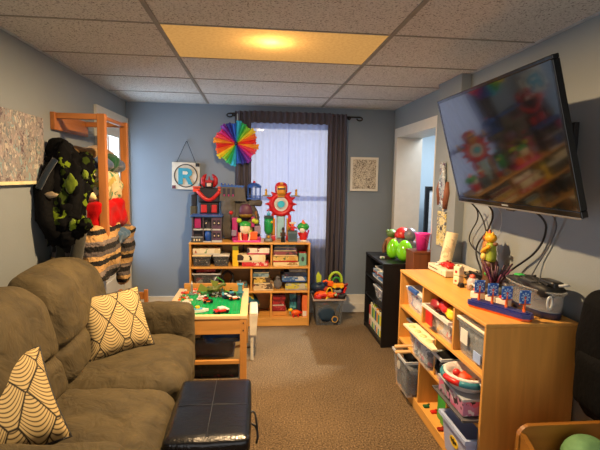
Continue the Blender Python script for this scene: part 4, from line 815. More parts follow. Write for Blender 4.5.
one('toy_hoop', MB().tube([(.85+.065*math.cos(a)*1.0, 4.50, .45+.085*math.sin(a)) for a in [PI*k/14-.25 for k in range(18)]], .014, plain('#a8c832', .4), 10).tube([(.86+.04*math.cos(a), 4.51, .43+.05*math.sin(a)) for a in [PI*k/10 for k in range(11)]], .009, GREEN, 8), 'lime green arched hoop on top of the heap', 'toy')
one('toy_digger', MB().box(.80, .93, 4.44, 4.50, .385, .425, plain('#f09a1a', .4), .008).box(.76, .82, 4.44, 4.50, .40, .45, ORANGE, .01).tube([(.78, 4.46, .44), (.74, 4.46, .46), (.71, 4.46, .445)], .010, ORANGE, 8).cyl((.83, 4.435, .40), (.83, 4.43, .40), .018, YELLOW).cyl((.90, 4.435, .40), (.90, 4.43, .40), .018, YELLOW), 'orange and yellow toy digger resting high on the heap', 'toy')
one('toy_ring', MB().tube([(.77+.028*math.sin(a)*1.0, 4.40-.01*math.cos(a), .345+.055*math.cos(a)) for a in [2*PI*k/20 for k in range(21)]], .007, YELLOW, 8).cyl((.75, 4.4, .30), (.73, 4.39, .27), .009, YELLOW), 'yellow looped toy hanging over the front rim', 'toy')
one('toy_ball', MB().sph((.835, 4.395, .325), .016, plain('#b9d8a0', .4), 12, 8), 'tiny pale green ball at the front rim of the big bin', 'ball')
one('toy_car', MB().box(.82, .90, 4.42, 4.47, .335, .365, plain('#8a8c92', .4), .01).box(.84, .88, 4.42, 4.47, .365, .38, BLACK, .006), 'grey toy car half buried under the orange digger', 'toy')

# ------------------------------------------------------------------ black cubby shelf
t = thing('black_bookcase', (1.32, 4.085, 0), 'small black three-tier bookcase standing before the right doorway', 'bookcase')
x0, x1, y0, y1, H = 1.14, 1.50, 3.77, 4.40, .77
K = plain('#0e0d0f', .45)
part(t, 'side_panel', MB().box(x0, x1, y0, y0+.02, 0, H-.02, K, .002)); part(t, 'side_panel', MB().box(x0, x1, y1-.02, y1, 0, H-.02, K, .002))
part(t, 'top', MB().box(x0-.003, x1, y0-.003, y1+.003, H-.022, H, K, .003)); part(t, 'back_panel', MB().box(x1-.01, x1-.002, y0+.02, y1-.02, 0, H-.022, K))
for z in (.05, .36, .56): part(t, 'shelf', MB().box(x0+.002, x1-.01, y0+.02, y1-.02, z-.018, z, K, .001))
part(t, 'plinth', MB().box(x0+.01, x0+.025, y0+.02, y1-.02, 0, .032, K))
R = random.Random(4)
cs = ['#d8d4c8', '#5a86b8', '#c8b8a0', '#b04a3a', '#8aa8c0', '#e0d8c0']
for k in range(6):
    z = .5605+k*.017; col = cs[k]; dx = R.uniform(0, .04); lab = ['white', 'blue', 'tan', 'brick red', 'pale blue', 'cream'][k]
    one('book', MB().box(1.16+dx, 1.40, 3.86+R.uniform(0, .05), 4.22+R.uniform(-.03, .05), z, z+.0155, printed([col, col, '#8c8478', '#e8e2d4'], 22), .001).box(1.163+dx, 1.395, 3.92, 4.18, z+.002, z+.013, CREAM), lab+' covered book in the slanting stack on the top tier of the black bookcase', 'book', 'stacked books in the black bookcase')
bin_('storage_bin', 1.17, 1.42, 3.85, 4.20, .361, .475, CLEARW, 'clear bin with white lid on the middle tier of the black bookcase', None, printed(['#b8aca0', '#8c5a50', '#c8c0b4', '#4a4a50'], 24), WHITE)
for k, (col, hh, lab) in enumerate((('#c8382c', .20, 'red'), ('#e0d0a8', .24, 'cream'), ('#2f8a4a', .22, 'green'), ('#b4c83a', .25, 'lime'), ('#2a5a9a', .21, 'blue'), ('#e89a2a', .24, 'orange'), ('#3a9a8a', .19, 'teal'), ('#e4d84a', .23, 'yellow'))):
    y = 4.26-k*.052
    one('book', MB().box(1.165, 1.36, y, y+.035, .0505, .0505+hh, printed([col, col, col, '#e8e0cc'], 18), .002).box(1.17, 1.358, y+.004, y+.031, .052, .0525+hh, CREAM), lab+' upright book on the bottom tier of the black bookcase', 'book', 'upright books in the black bookcase')
ZB = .7705
# on top of it
toy('toy_dinosaur', 'brown toy figure with olive green head at the back corner of the black bookcase', 'toy', [('body', MB().sph((0, 0, .07), (.055, .045, .075), plain('#9a6a3a', .6), 16, 12, .2, 4)), ('head', MB().sph((.005, -.01, .165), (.042, .035, .032), plain('#5f7a3a', .5), 14, 10, .1)), ('ear', MB().sph((-.03, -.01, .18), (.012, .01, .016), plain('#5f7a3a', .5), 10, 6)), ('ear', MB().sph((.04, -.01, .18), (.012, .01, .016), plain('#5f7a3a', .5), 10, 6)), ('arm', MB().tube([(-.04, -.02, .11), (-.065, -.03, .06), (-.06, -.04, .02)], .013, BROWN, 8, 1)), ('arm', MB().tube([(.04, -.02, .11), (.06, -.04, .07)], .013, BROWN, 8, 1))], (1.345, 4.25, ZB)).scale = (1.28,)*3
toy('toy_dome', 'red domed toy with grey base at the back of the black bookcase', 'toy', [('base', MB().cyl((0, 0, 0), (0, 0, .15), .05, plain('#6a6468', .5), .045)), ('dome', MB().sph((0, 0, .15), (.066, .06, .06), RED, 18, 12, z0=-.2)), ('face', MB().box(-.03, .03, -.055, -.04, .06, .12, plain('#8c7a70', .5), .01))], (1.42, 4.12, ZB)).scale = (1.2, 1.2, 1.36)
toy('toy_robot', 'grey bulbous toy robot between the red dome and the pink basket', 'toy', [('body', MB().soft((0, 0, .07), (.09, .08, .13), .03, plain('#6a6672', .5), 8, 0, .008, 9)), ('head', MB().sph((-.005, 0, .175), (.05, .045, .045), plain('#76707a', .4), 16, 12, .12, 5)), ('arm', MB().tube([(.04, 0, .12), (.062, -.02, .08), (.05, -.03, .03)], .012, plain('#5a5662', .5), 8, 1))], (1.445, 3.96, ZB)).scale = (1.15, 1.15, 1.35)
EG = clear('#7ed321', .88, .12)
t = thing('toy_egg', (1.36, 3.875, ZB), 'glossy lime green plastic egg, the nearer and larger of two on the black bookcase', 'egg', 'lime green plastic eggs on the black bookcase')
prof = [(.075*math.sin(a)*(1-.13*math.cos(PI-a)*-1*0), .105-.105*math.cos(a)) for a in [PI*k/16 for k in range(17)]]
prof = [(.074*math.sin(a)*(1+.16*math.cos(a)), .098-.098*math.cos(a)) for a in [PI*k/16 for k in range(17)]]
MB().lathe(prof[:10], EG, seg=28).build('lower_half', t); MB().lathe([(r*1.015, z) for r, z in prof[9:]], EG, seg=28).build('upper_half', t)
t2 = copy_tree(t); t2.location = (1.30, 4.02, ZB); t2.scale = (.82, .82, .95); t2['label'] = 'lime green plastic egg standing behind the larger one on the black bookcase'
for o in [x for x in bpy.data.objects if x.parent == t2]: pass
toy('toy_block', 'tiny white and green block at the front edge of the black bookcase top', 'toy', [('block', MB().box(-.02, .02, -.015, .015, 0, .018, WHITE, .003)), ('button', MB().box(-.01, .01, -.018, -.012, .004, .014, GREEN, .002))], (1.20, 4.03, ZB))
# side table with pink basket
t = thing('side_table', (1.42, 3.63, 0), 'reddish brown wooden box table squeezed between the black bookcase and the pillar', 'table')
DKW = wood('#7a4424', 'z', .7)
part(t, 'body', MB().box(1.33, 1.51, 3.56, 3.75, .0, .895, DKW, .003)); part(t, 'top', MB().box(1.325, 1.512, 3.555, 3.755, .895, .912, DKW, .003))
t = thing('pink_basket', (1.435, 3.655, .913), 'hot pink plastic basket standing on the reddish brown table', 'basket')
HP = plain('#ff3aa8', .35)
MB().lathe([(0, .0), (.045, .0), (.062, .135), (.066, .14), (.066, .146), (.058, .146), (.042, .006), (0, .006)], HP, seg=28).build('tub', t)
MB().tube([(-.02, -.062, .12), (.0, -.066, .10), (.03, -.066, .075)], .004, plain('#a81a6a', .5), 6).build('handle', t)
# black framed mirror in the next room
t = thing('standing_mirror', (2.31, 5.3, 0), 'tall black framed white panel leaning in the next room', 'mirror')
MB().box(-.22, -.17, -.02, .02, 0, 1.43, BLACK, .004).box(.17, .22, -.02, .02, 0, 1.43, BLACK, .004).box(-.17, .17, -.02, .02, 1.38, 1.43, BLACK, .004).box(-.17, .17, -.02, .02, 0, .05, BLACK, .004).build('frame', t); MB().box(-.17, .17, -.005, .01, 0.05, 1.38, plain('#d0d4d8', .2)).build('panel', t)
# pillar decorations
t = thing('driftwood_hanging', (1.452, 3.30, 1.30), 'brown and silver feathered wall hanging high on the pillar', 'decoration')
RS = plain('#7c4a34', .7)
MB().tube([(0, .07, .02), (-.005, .08, .14), (0, .05, .24), (-.005, .055, .30)], [.022, .026, .02, .008], RS, 8, 0).tube([(0, -.03, .0), (-.005, -.06, .12), (0, -.05, .20)], [.022, .026, .012], RS, 8).sph((-.004, .02, .05), (.008, .07, .045), RS, 14, 10, .3, 5).build('bark', t)
b = printed(['#9aa2ac', '#5a4a6a', '#c8d0d8', '#7a5a4a', '#6a8a94'], 45)
MB().soft((-.012, .01, .17), (.022, .11, .36), .01, b, 12, 0, .012, 16, lambda x, y, z: (x, y*(1-.5*abs(z)/.18)+.012*math.sin(z*14), z)).build('feather', t)
MB().cyl((-.01, -.02, .0), (-.01, -.02, -.03), .012, WHITE, .002).build('tassel', t)
one('patterned_card', MB().box(1.449, 1.4605, 3.25, 3.40, 1.00, 1.27, printed(['#d6c890', '#3f3f46', '#e0d6a8', '#6a6a70', '#c8b04a', '#8a8a8c'], 42), .002), 'tall cream card with grey and yellow pattern fixed to the pillar', 'card')
# ------------------------------------------------------------------ long shelf unit along the right wall
RT = .866
shelf_unit(1.21, .455, RT-.001, (.07, .365, .61), ((.415, .835), (.645,), (.425, .865)), 'long light maple storage shelf along the right wall under the television', (1.06, 3.085, 0), -PI/2, 'storage_shelf')
# top tier
z = .611
def handle_clip(col, x, y0, y1, z):
    def f(r): part(r, 'handle', MB().box(x-.012, x+.014, y0, y1, z-.012, z+.016, col, .005))
    return f
bin_('storage_bin', 1.085, 1.38, 2.70, 3.03, z, .745, CLEARW, 'small clear bin with white lid and blue handle, far end of the top tier', 'bins in the long storage shelf', printed(['#c8ccd8', '#8a4a8a', '#d86a8a', '#3a6ab0', '#e0e0e8'], 20), clear('#e4e8ea', .8, .3), .015, .006, None, 'bin', handle_clip(plain('#2f5aa8', .4), 1.085, 2.80, 2.96, .758))
r = bin_('storage_bin', 1.05, 1.36, 2.25, 2.63, z, .745, clear('#e8ecee', .55, .3), 'white rimmed clear bin heaped with red and yellow toys on the top tier', 'bins in the long storage shelf', printed(['#b8bcc0', '#c03030', '#d8d8d8', '#d0a040'], 20), None, .025, .012, WHITE)
part(r, 'label_card', MB().box(1.0515, 1.056, 2.47, 2.57, .645, .73, RED, .001), 'red card on the front')
for k, (x, y, zz, rr, m, lab) in enumerate(((1.12, 2.53, .765, .048, DRED, 'dark red toy at the far side of the white rimmed bin'), (1.13, 2.43, .775, .05, RED, 'red toy in the middle of the white rimmed bin'), (1.21, 2.48, .785, .042, BROWN, 'brown toy at the back of the white rimmed bin'), (1.12, 2.33, .765, .045, YELLOW, 'yellow toy at the near side of the white rimmed bin'), (1.20, 2.36, .775, .045, plain('#a83a20', .5), 'rust red toy behind the yellow one in the white rimmed bin'))):
    lump('small_toy', (x, y, zz), (rr, rr*1.3, rr*.75), m, lab, .35, 'toys in the white rimmed bin', lambda mm, x=x, y=y, zz=zz, m=m: mm.cyl((x, y, zz), (x+.02, y+.03, zz+.045), .009, m, .006).cyl((x, y, zz), (x-.02, y-.03, zz+.04), .010, m, .006))
r = bin_('storage_bin', 1.075, 1.42, 1.905, 2.20, z, .792, clear('#a8b0b8', .62, .3), 'tall grey clear bin with cream lid at the near end of the top tier', 'bins in the long storage shelf', printed(['#7c848c', '#8c949c', '#6a7078', '#9aa0a8'], 14), plain('#e8e0cc', .45), .015, .006)
part(r, 'paper_label', MB().box(1.0765, 1.080, 2.08, 2.155, .68, .755, WHITE, .0005), 'white paper label')
part(r, 'print', MB().box(1.0855, 1.090, 1.96, 2.03, .63, .68, plain('#9ab4e8', .5), .0005), 'pale blue sticker')
# middle tier
z = .366
bin_('storage_bin', 1.10, 1.40, 2.80, 3.03, z, .52, SMOKE, 'dark clear bin at the far end of the middle tier', 'bins in the long storage shelf', printed(['#20242c', '#2c3440', '#4a3a3a', '#14161c'], 22), None, .015, .01, clear('#8a9098', .8, .3))
bin_('storage_bin', 1.02, 1.36, 2.46, 2.77, z, .535, clear('#cfd8e2', .45, .25), 'clear bin with blue trimmed lid under the cream board on the middle tier', 'bins in the long storage shelf', printed(['#8a9098', '#d8dce0', '#b05a6a', '#5a6a7a', '#c8ccd0'], 24), clear('#d8e0e8', .9, .3), .02, .008, plain('#3a66b0', .4), 'bin', handle_clip(plain('#3a6ab8', .4), 1.02, 2.50, 2.72, .535))
t = thing('craft_board', (1.08, 2.6, .557), 'cream board with round knobs lying on the blue trimmed bin', 'board')
part(t, 'board', MB().prism([(1.30, 2.77), (1.30, 2.47), (1.048, 2.46), (1.03, 2.32), (1.0, 2.32), (.985, 2.46), (.985, 2.77)], 'z', .557, .569, plain('#ecdcb4', .5)))
for k in range(4): part(t, 'knob', MB().sph((1.02+.004*k, 2.70-.085*k, .569), (.022, .03, .008), plain('#e0c48c', .5), 14, 8))
r = bin_('storage_bin', 1.04, 1.38, 2.285, 2.425, z, .52, clear('#cfd8e2', .4, .25), 'clear bin of black and navy gear just past the middle divider', 'bins in the long storage shelf', None, None, .015, .01, clear('#d8e0ea', .7, .3))
one('black_gloves', MB().soft((1.20, 2.355, .46), (.28, .11, .15), .05, BLKC, 12, .01, .025, 14), 'black cloth gear bulging out of the clear bin on the middle tier', 'gloves')
one('tennis_ball', MB().sph((1.085, 2.39, .49), .028, plain('#c3d832', .8), 18, 12).tube([(1.085+.0282*math.cos(a), 2.39+.0282*math.sin(a)*.8, .49+.0282*math.sin(a)*.6) for a in [2*PI*k/20 for k in range(21)]], .001, WHITE, 5), 'bright yellow-green ball in the clear bin of black gear', 'ball')
t = thing('serving_tray', (1.15, 2.06, z), 'dark grey flat tray under the pink patterned box', 'tray'); part(t, 'tray', MB().open_box(.985, 1.40, 1.905, 2.27, z+.001, .384, .006, plain('#5a5c60', .35), taper=.008))
t = thing('patterned_box', (1.16, 2.07, .375), 'pink, white and black patterned box under the red and teal cloth bin', 'box')
part(t, 'box', MB().box(1.01, 1.36, 1.95, 2.24, .376, .452, printed(['#b87a9a', '#1c1a1e', '#d8d0d4', '#2a2428', '#c85a7a', '#8c8a90'], 26), .006)); part(t, 'lid', MB().box(1.005, 1.365, 1.945, 2.245, .452, .466, clear('#b8bcc4', .75, .3), .004))
t = thing('cloth_bin', (1.09, 2.09, .467), 'round white fleece lined bin with red and teal rim on the patterned box', 'bin')
FL = cloth('#d8d4d0', 90, .9, .1)
MB().lathe([(0, .002), (.08, .002), (.105, .05), (.112, .075), (.10, .08), (.085, .05), (.06, .02), (0, .015)], FL, seg=28, sy=1.15).build('liner', t)
for k in range(8):
    a0 = 2*PI*k/8; m = [FL, FL, FL, TEAL, RED, TEAL, FL, RED][k]
    MB().tube([(.113*math.cos(a0+q*PI/16), .130*math.sin(a0+q*PI/16), .055) for q in range(5)], .016, m, 8).build('rim_patch', t)
one('toy_crab', MB().sph((1.07, 2.08, .515), (.04, .05, .025), plain('#d8481e', .5), 16, 10, .3, 5).sph((1.04, 2.10, .535), (.02, .022, .018), RED, 10, 8).cyl((1.09, 2.05, .52), (1.09, 1.99, .54), .008, BROWN), 'orange-red toy lying in the round fleece bin', 'toy')
one('paper_card', MB().box(1.17, 1.173, 2.0, 2.16, .50, .575, plain('#dfe2f0', .6)), 'white card standing up at the back of the round fleece bin', 'card')
# bottom tier
z = .071
r = bin_('storage_bin', .985, 1.33, 2.70, 2.985, z, .325, clear('#b4bcc4', .5, .25), 'clear bin with wooden sticks poking out, far end of the bottom tier', 'bins in the long storage shelf', printed(['#4a5058', '#5c646c', '#3a4048', '#6a7078'], 16), None, .02, .01, clear('#c8ced4', .75, .3))
part(r, 'print', MB().cyl((1.003, 2.87, .24), (.998, 2.87, .24), .03, plain('#b8b4a8', .5)), 'pale round mark')
for k, (a, b) in enumerate((((.99, 2.93, .345), (1.22, 2.80, .40)), ((.98, 2.88, .325), (1.20, 2.74, .385)))):
    one('wooden_stick', MB().cyl(a, b, .014, TAN), ['upper', 'lower'][k]+' tan wooden stick across the clear bin on the bottom tier', 'stick', 'wooden sticks')
one('black_cloth', MB().soft((1.17, 2.845, .31), (.26, .2, .07), .03, BLKC, 8, 0, .015, 12), 'black cloth stuffed under the wooden sticks', 'cloth')
t = thing('green_caddy', (1.15, 2.42, z), 'bright green plastic caddy standing alone on the bottom tier', 'caddy')
MB().box(-.04, .06, -.07, .0, 0, .17, GREEN, .008).box(-.03, .06, .005, .07, 0, .16, GREEN, .008).build('body', t)
MB().box(-.045, .065, -.075, .003, .17, .20, LIME, .008).box(-.035, .065, .003, .075, .16, .195, LIME, .008).box(-.0, .04, -.075, .075, .19, .225, LIME, .008).build('lid', t)
t = thing('storage_bin', (1.17, 2.06, z), 'pale lavender bin with a yellow oval emblem, near end of the bottom tier', 'bin', 'bins in the long storage shelf')
LV = clear('#b8c0e4', .85, .35)
part(t, 'tub', MB().open_box(1.02, 1.36, 1.92, 2.20, z, .275, .005, LV, taper=.02, lip=.014, mlip=plain('#a8b8dc', .4)))
e = MB().cyl((.0, 0, 0), (-.003, 0, 0), .034, plain('#e8c21c', .4), seg=28); e.v = [Vector((v.x, v.y*1.35, v.z*.75)) for v in e.v]
e.prism([(-.036, .004), (-.028, .014), (-.016, .008), (-.006, .010), (-.003, .016), (.003, .016), (.006, .010), (.016, .008), (.028, .014), (.036, .004), (.022, -.006), (.010, -.004), (0, -.014), (-.010, -.004), (-.022, -.006)], 'x', -.0045, -.003, BLACK)
e.v = [v+Vector((1.0285, 2.06, .18)) for v in e.v]; part(t, 'emblem', e)
for k, (x, y, m, lab) in enumerate(((1.10, 2.60, plain('#1f5a34', .5), 'dark green'), (1.12, 2.53, RED, 'red'), (1.085, 2.34, DRED, 'dark red'), (1.20, 2.58, NAVY, 'navy'), (1.11, 2.30, plain('#b84a20', .5), 'rust'))):
    one('puzzle_piece', MB().box(x-.018, x+.018, y-.01, y+.02, z, z+.012, m, .003).cyl((x, y+.01, z+.005), (x+.03, y+.03, z+.005), .006, m), lab+' scrap of toy lying on the bottom tier near the green caddy', 'toy', 'small scraps on the bottom tier')
t = thing('puzzle_piece', (1.09, 2.20+.035-.015, z), 'white puzzle scrap beside the lavender bin', 'toy'); MB().box(-.02, .02, -.01, .012, 0, .008, WHITE, .002).build('tile', t); MB().box(-.01, .008, -.004, .006, .008, .010, RED).build('print', t)

# ------------------------------------------------------------------ things on top of it
z = RT
t = thing('game_console', (1.39, 2.97, z), 'white game console on the far end of the long shelf top', 'console')
part(t, 'body', MB().box(1.27, 1.505, 2.80, 3.10, z+.004, z+.048, plain('#e6dcc4', .4), .004)); part(t, 'base', MB().box(1.275, 1.50, 2.81, 3.09, z, z+.005, BLACK)); part(t, 'disc_slot', MB().box(1.268, 1.271, 2.93, 3.07, z+.026, z+.031, BLACK)); part(t, 'power_button', MB().cyl((1.2685, 2.86, z+.028), (1.2715, 2.86, z+.028), .006, LGREY))
z = RT+.0485
t = thing('paper_tube', (1.375, 3.05, z), 'cream cardboard tube with faint drawings standing on the white console', 'tube'); 
MB().cyl((0, 0, 0), (.045, .0, .225), .042, printed(['#e2cfa8', '#dcc79c', '#c8b08a', '#e4d4b0', '#dccaa4'], 30), seg=28, cap=False).cyl((0, 0, .0), (0, 0, .004), .041, CREAM).build('wall', t); MB().cyl((.0, 0, .004), (.044, .0, .223), .036, TAN, seg=24, cap=False).build('inside', t)
t = thing('game_controller', (1.335, 2.90, z), 'red game controller on the white console', 'controller')
MB().soft((0, 0, .02), (.06, .09, .035), .016, RED, 8).build('body', t)
for s in (-1, 1): MB().sph((-.01, s*.045, .016), (.03, .02, .016), RED, 12, 8).build('grip', t); MB().cyl((.0, s*.022, .035), (0, s*.022, .046), .008, DRED).build('stick', t)
toy('computer_mouse', 'white rounded mouse between the paper tube and the red controller', 'mouse', [('body', MB().sph((0, 0, .0), (.035, .022, .022), WHITE, 16, 10, z0=0)), ('wheel', MB().cyl((-.022, -.003, .014), (-.022, .003, .014), .006, DGREY))], (1.315, 3.02, z), .6)
z = RT
toy('toy_bear', 'white toy bear stack with tiny red face standing before the black cable heap', 'toy', [('lower_block', MB().box(-.022, .022, -.025, .025, 0, .055, plain('#e8d8b4', .5), .006)), ('upper_block', MB().box(-.022, .022, -.025, .025, .057, .115, plain('#ecdfbe', .5), .006)), ('ear', MB().sph((0, -.016, .118), .009, CREAM, 10, 6)), ('ear', MB().sph((0, .016, .118), .009, CREAM, 10, 6)), ('face', MB().box(-.024, -.021, -.008, .008, .075, .09, RED).box(-.024, -.021, -.008, .008, .02, .03, RED))], (1.275, 2.62, z), .35)
toy('toy_truck', 'tiny black toy wheels at the foot of the white bear', 'toy', [('body', MB().box(-.012, .012, -.02, .02, .006, .025, BLACKM, .004)), ('wheel', MB().cyl((-.014, -.012, .008), (.014, -.012, .008), .008, BLACK)), ('wheel', MB().cyl((-.014, .012, .008), (.014, .012, .008), .008, BLACK))], (1.262, 2.555, z))
toy('toy_snowglobe', 'small round glassy toy with pink and white pieces beside the white bear', 'toy', [('jar', MB().lathe([(0, 0), (.034, 0), (.036, .05), (.026, .07), (0, .075)], clear('#d8ccd0', .7, .15), seg=18)), ('filling', MB().soft((0, 0, .028), (.04, .04, .045), .012, printed(['#c8b8b4', '#d8685a', '#e4e0e0', '#6a7a9a'], 50), 5)), ('topper', MB().sph((-.005, 0, .078), (.018, .02, .016), plain('#d8614c', .4), 12, 8))], (1.305, 2.49, z))
t = thing('cable_heap', (1.42, 2.66, z), 'tangled heap of black cables behind the white bear', 'cables')
R = random.Random(9); cb = MB()
for k in range(9):
    p = [(R.uniform(-.06, .06), R.uniform(-.11, .11), R.uniform(.006, .07)) for _ in range(6)]; cb.tube(p, .005, BLACKM, 6, 3)
cb.sph((0, 0, .03), (.06, .09, .035), BLACK, 16, 10, .3, 5); cb.build('loops', t); MB().tube([(-.02, .12, .04), (-.09, .08, .07), (-.09, 0, .06), (-.03, -.05, .05)], .005, BLACK, 8, 3).build('loop', t)
# statue
t = thing('character_statue', (1.44, 2.56, z), 'yellow, green and brown toy figure pair standing tall against the right wall', 'figurine')
OY = plain('#d8a01c', .5)
MB().lathe([(0, 0), (.045, 0), (.045, .02), (.03, .05), (.035, .14), (.04, .16), (0, .165)], plain('#5a3a24', .5), seg=20).build('pedestal', t)
MB().soft((0, .025, .215), (.05, .05, .13), .02, plain('#a8702c', .5), 8, 0, .006, 14).build('brown_body', t); MB().sph((0, .035, .295), (.022, .025, .024), plain('#8a4a24', .5), 12, 8).build('brown_head', t)
MB().soft((-.01, -.02, .22), (.045, .05, .12), .02, plain('#8a9a28', .5), 8, 0, .006, 14).build('green_body', t); MB().sph((-.01, -.012, .305), (.028, .032, .030), OY, 14, 10).build('yellow_head', t)
MB().cyl((-.01, -.002, .325), (-.01, .0, .355), .012, plain('#b8481c', .5), .003).cyl((-.01, -.025, .325), (-.01, -.03, .345), .010, OY, .002).cyl((-.01, .02, .32), (-.01, .025, .34), .010, OY, .002).build('crest', t)
MB().tube([(-.03, -.04, .26), (-.045, -.01, .23), (-.03, .02, .21)], .010, OY, 8, 2).build('arm', t); MB().sph((-.01, -.055, .275), (.012, .014, .012), BROWN, 10, 8).build('hand', t); MB().sph((-.035, .0, .19), (.014, .016, .022), plain('#e0c060', .5), 10, 8).build('foot', t)
t.scale = (1.2, 1.35, 1.0)
# coral
t = thing('toy_coral', (1.37, 2.37, z), 'dark plum branching coral-like toy behind the toy boat', 'toy')
CO = plain('#4a1a34', .5); R = random.Random(3); b = MB()
for k in range(26):
    a = R.uniform(0, 2*PI); q = R.uniform(.02, .07); h = R.uniform(.09, .165); b.tube([(0, 0, .03), (q*.4*math.cos(a), q*.5*math.sin(a), h*.55), (q*math.cos(a), q*1.1*math.sin(a), h)], [.007, .006, .0035], [CO, plain('#6a2a4a', .5), plain('#3a1626', .5)][k % 3], 8, 0)
b.build('branches', t); MB().sph((0, 0, .02), (.045, .05, .03), plain('#3a3236', .5), 14, 8, .2, 5, z0=-.6).build('base', t); MB().sph((-.02, .03, .10), .012, GREEN, 10, 8).build('eye', t)
t.scale = (1.35, 1.35, 1.15)
toy('toy_helmet', 'grey beaded toy headgear in front of the plum coral', 'toy', [('shell', MB().sph((0, 0, .02), (.045, .06, .05), plain('#5a5450', .5), 16, 10, .25, 6, z0=-.4)), ('band', MB().tube([(-.04, .05, .03), (-.05, 0, .055), (-.04, -.05, .03)], .007, LGREY, 8, 2))], (1.315, 2.42, z))
toy('toy_cup', 'matte black cylinder cup behind the middle sails of the toy boat', 'cup', [('cup', MB().lathe([(0, 0), (.03, 0), (.036, .085), (.032, .085), (.028, .006), (0, .006)], BLACKM, seg=20)), ('band', MB().cyl((0, 0, .04), (0, 0, .048), .0345, BROWN, seg=20, cap=False))], (1.335, 2.22, z))
toy('toy_cup', 'dark purple cup left of the oval bin near the wall', 'cup', [('cup', MB().lathe([(0, 0), (.03, 0), (.036, .095), (.032, .095), (.028, .006), (0, .006)], plain('#241a2c', .5), seg=20)), ('rod', MB().cyl((0, 0, .0), (.02, -.01, .13), .005, MAG))], (1.40, 2.275, z))
for k, (x, y) in enumerate(((1.235, 2.30), (1.275, 2.215), (1.30, 2.15))):
    toy('toy_brick', ['white toy block with orange top behind the first sail of the boat', 'white toy block with orange top behind the second sail of the boat', 'white toy block with red top behind the third sail of the boat'][k], 'toy', [('block', MB().box(-.025, .025, -.03, .03, 0, .04, WHITE, .005)), ('stud', MB().box(-.018, .018, -.018, .018, .04, .055, [ORANGE, ORANGE, RED][k], .004))], (x, y, z), .4, 'white toy blocks behind the boat')
# boat with four sails
t = thing('toy_boat', (1.213, 2.04, z), 'blue and orange toy boat with four blue sails on the long shelf top', 'toy boat', rz=math.atan2(-.28, .15))
def hull(w, l, z0, z1, m, mb): return mb.prism([(-l, -w*.6), (-l*.9, -w), (l*.85, -w), (l, -w*.4), (l, w*.4), (l*.85, w), (-l*.9, w), (-l, w*.6)], 'z', z0, z1, m)
HB = plain('#27307c', .3)
hull(.036, .160, 0, .012, ORANGE, MB()).build('lower_hull', t, label='orange lower hull'); h = hull(.040, .165, .012, .032, HB, MB()); hull(.028, .15, .032, .037, HB, h); h.build('upper_hull', t, label='deep blue upper hull')
SAILM = plain('#4a86d8', .5); SW = plain('#bfe0f4', .5)
for k, u in enumerate((-.115, -.04, .035, .125)):
    m = MB().at((u, 0, .037), (0, 0, 1.05)); m.cyl((0, 0, 0), (0, 0, .075), .006, ORANGE).box(-.004, .004, -.009, .009, -.004, .012, plain('#f0701c', .4), .002); m.build('mast', t)
    s = MB().at((u, 0, .045+.032), (0, 0, 1.05)); a = .027; s.box(-a, a, -.004, .002, .0, .064, plain('#2f66c0', .5), .002).box(-a, a, -.006, .001, -.004, .0, plain('#d8602a', .5))
    for q in range(8):
        an = 2*PI*q/8; s.box(math.cos(an)*.017-.0035, math.cos(an)*.017+.0035, -.0052, -.004, .032+math.sin(an)*.019-.0035, .032+math.sin(an)*.019+.0035, SW)
    s.tube([(.010*math.cos(b_), -.005, .032+.011*math.sin(b_)) for b_ in [2*PI*i/12 for i in range(13)]], .0018, SW, 5)
    for i, j in ((-1, -1), (1, -1), (-1, 1), (1, 1)): s.box(i*.023-.004, i*.023+.004, -.0052, -.004, .032+j*.026-.004, .032+j*.026+.004, SW)
    s.build('sail', t)
# oval bin
t = thing('oval_bin', (1.425, 2.09, z), 'oval clear plastic bin with dark blue base full of black cables', 'bin', rz=.0)
A, B_ = .085, .20
MB().lathe([(0, .0), (.92, .0), (.95, .03), (.95, .032)], plain('#232a4c', .35), seg=40, sx=A, sy=B_).build('base_band', t)
OB = clear('#e6eaea', .6, .12)
MB().lathe([(.93, .03), (1.0, .125), (1.07, .128), (1.07, .134), (.97, .134), (.9, .034), (0, .034)], OB, seg=40, sx=A, sy=B_).build('tub', t)
MB().tube([(-.045+.012*math.sin(a), -.185-.0*a, .085+.03*math.cos(a)) for a in [2*PI*k/18 for k in range(19)]], .005, clear('#d8dcdc', .8, .1), 8).build('handle', t)
one('cable_heap', (lambda m: [m.tube([(1.425+R.uniform(-.05, .05), 2.09+R.uniform(-.15, .15), z+R.uniform(.11, .165)) for _ in range(6)], .006, BLACKM, 6, 3) for _ in range(12)] and m)(MB().soft((1.425, 2.09, z+.125), (.13, .34, .05), .02, BLACKM, 10, 0, .015, 14)), 'black cables piled in the oval clear bin', 'cables')
one('memory_card_case', MB().soft((1.40, 2.185, z+.155), (.04, .05, .02), .008, plain('#2fae4a', .4), 4), 'bright green game case on the cables in the oval bin', 'case')
one('tv_remote', MB().box(1.36, 1.40, 2.02, 2.14, z+.135, z+.155, BLACK, .006).box(1.365, 1.395, 2.03, 2.13, z+.155, z+.158, DGREY, .001), 'black remote resting on the cables in the oval bin', 'remote')
one('power_adapter', MB().soft((1.44, 1.99, z+.155), (.06, .12, .045), .012, plain('#1d1c1c', .35), 5).tube([(1.44, 1.93, z+.16), (1.46, 1.90, z+.17), (1.49, 1.93, z+.16), (1.49, 2.02, z+.15)], .007, LGREY, 8, 2), 'black power brick with grey lead at the near end of the oval bin', 'adapter')

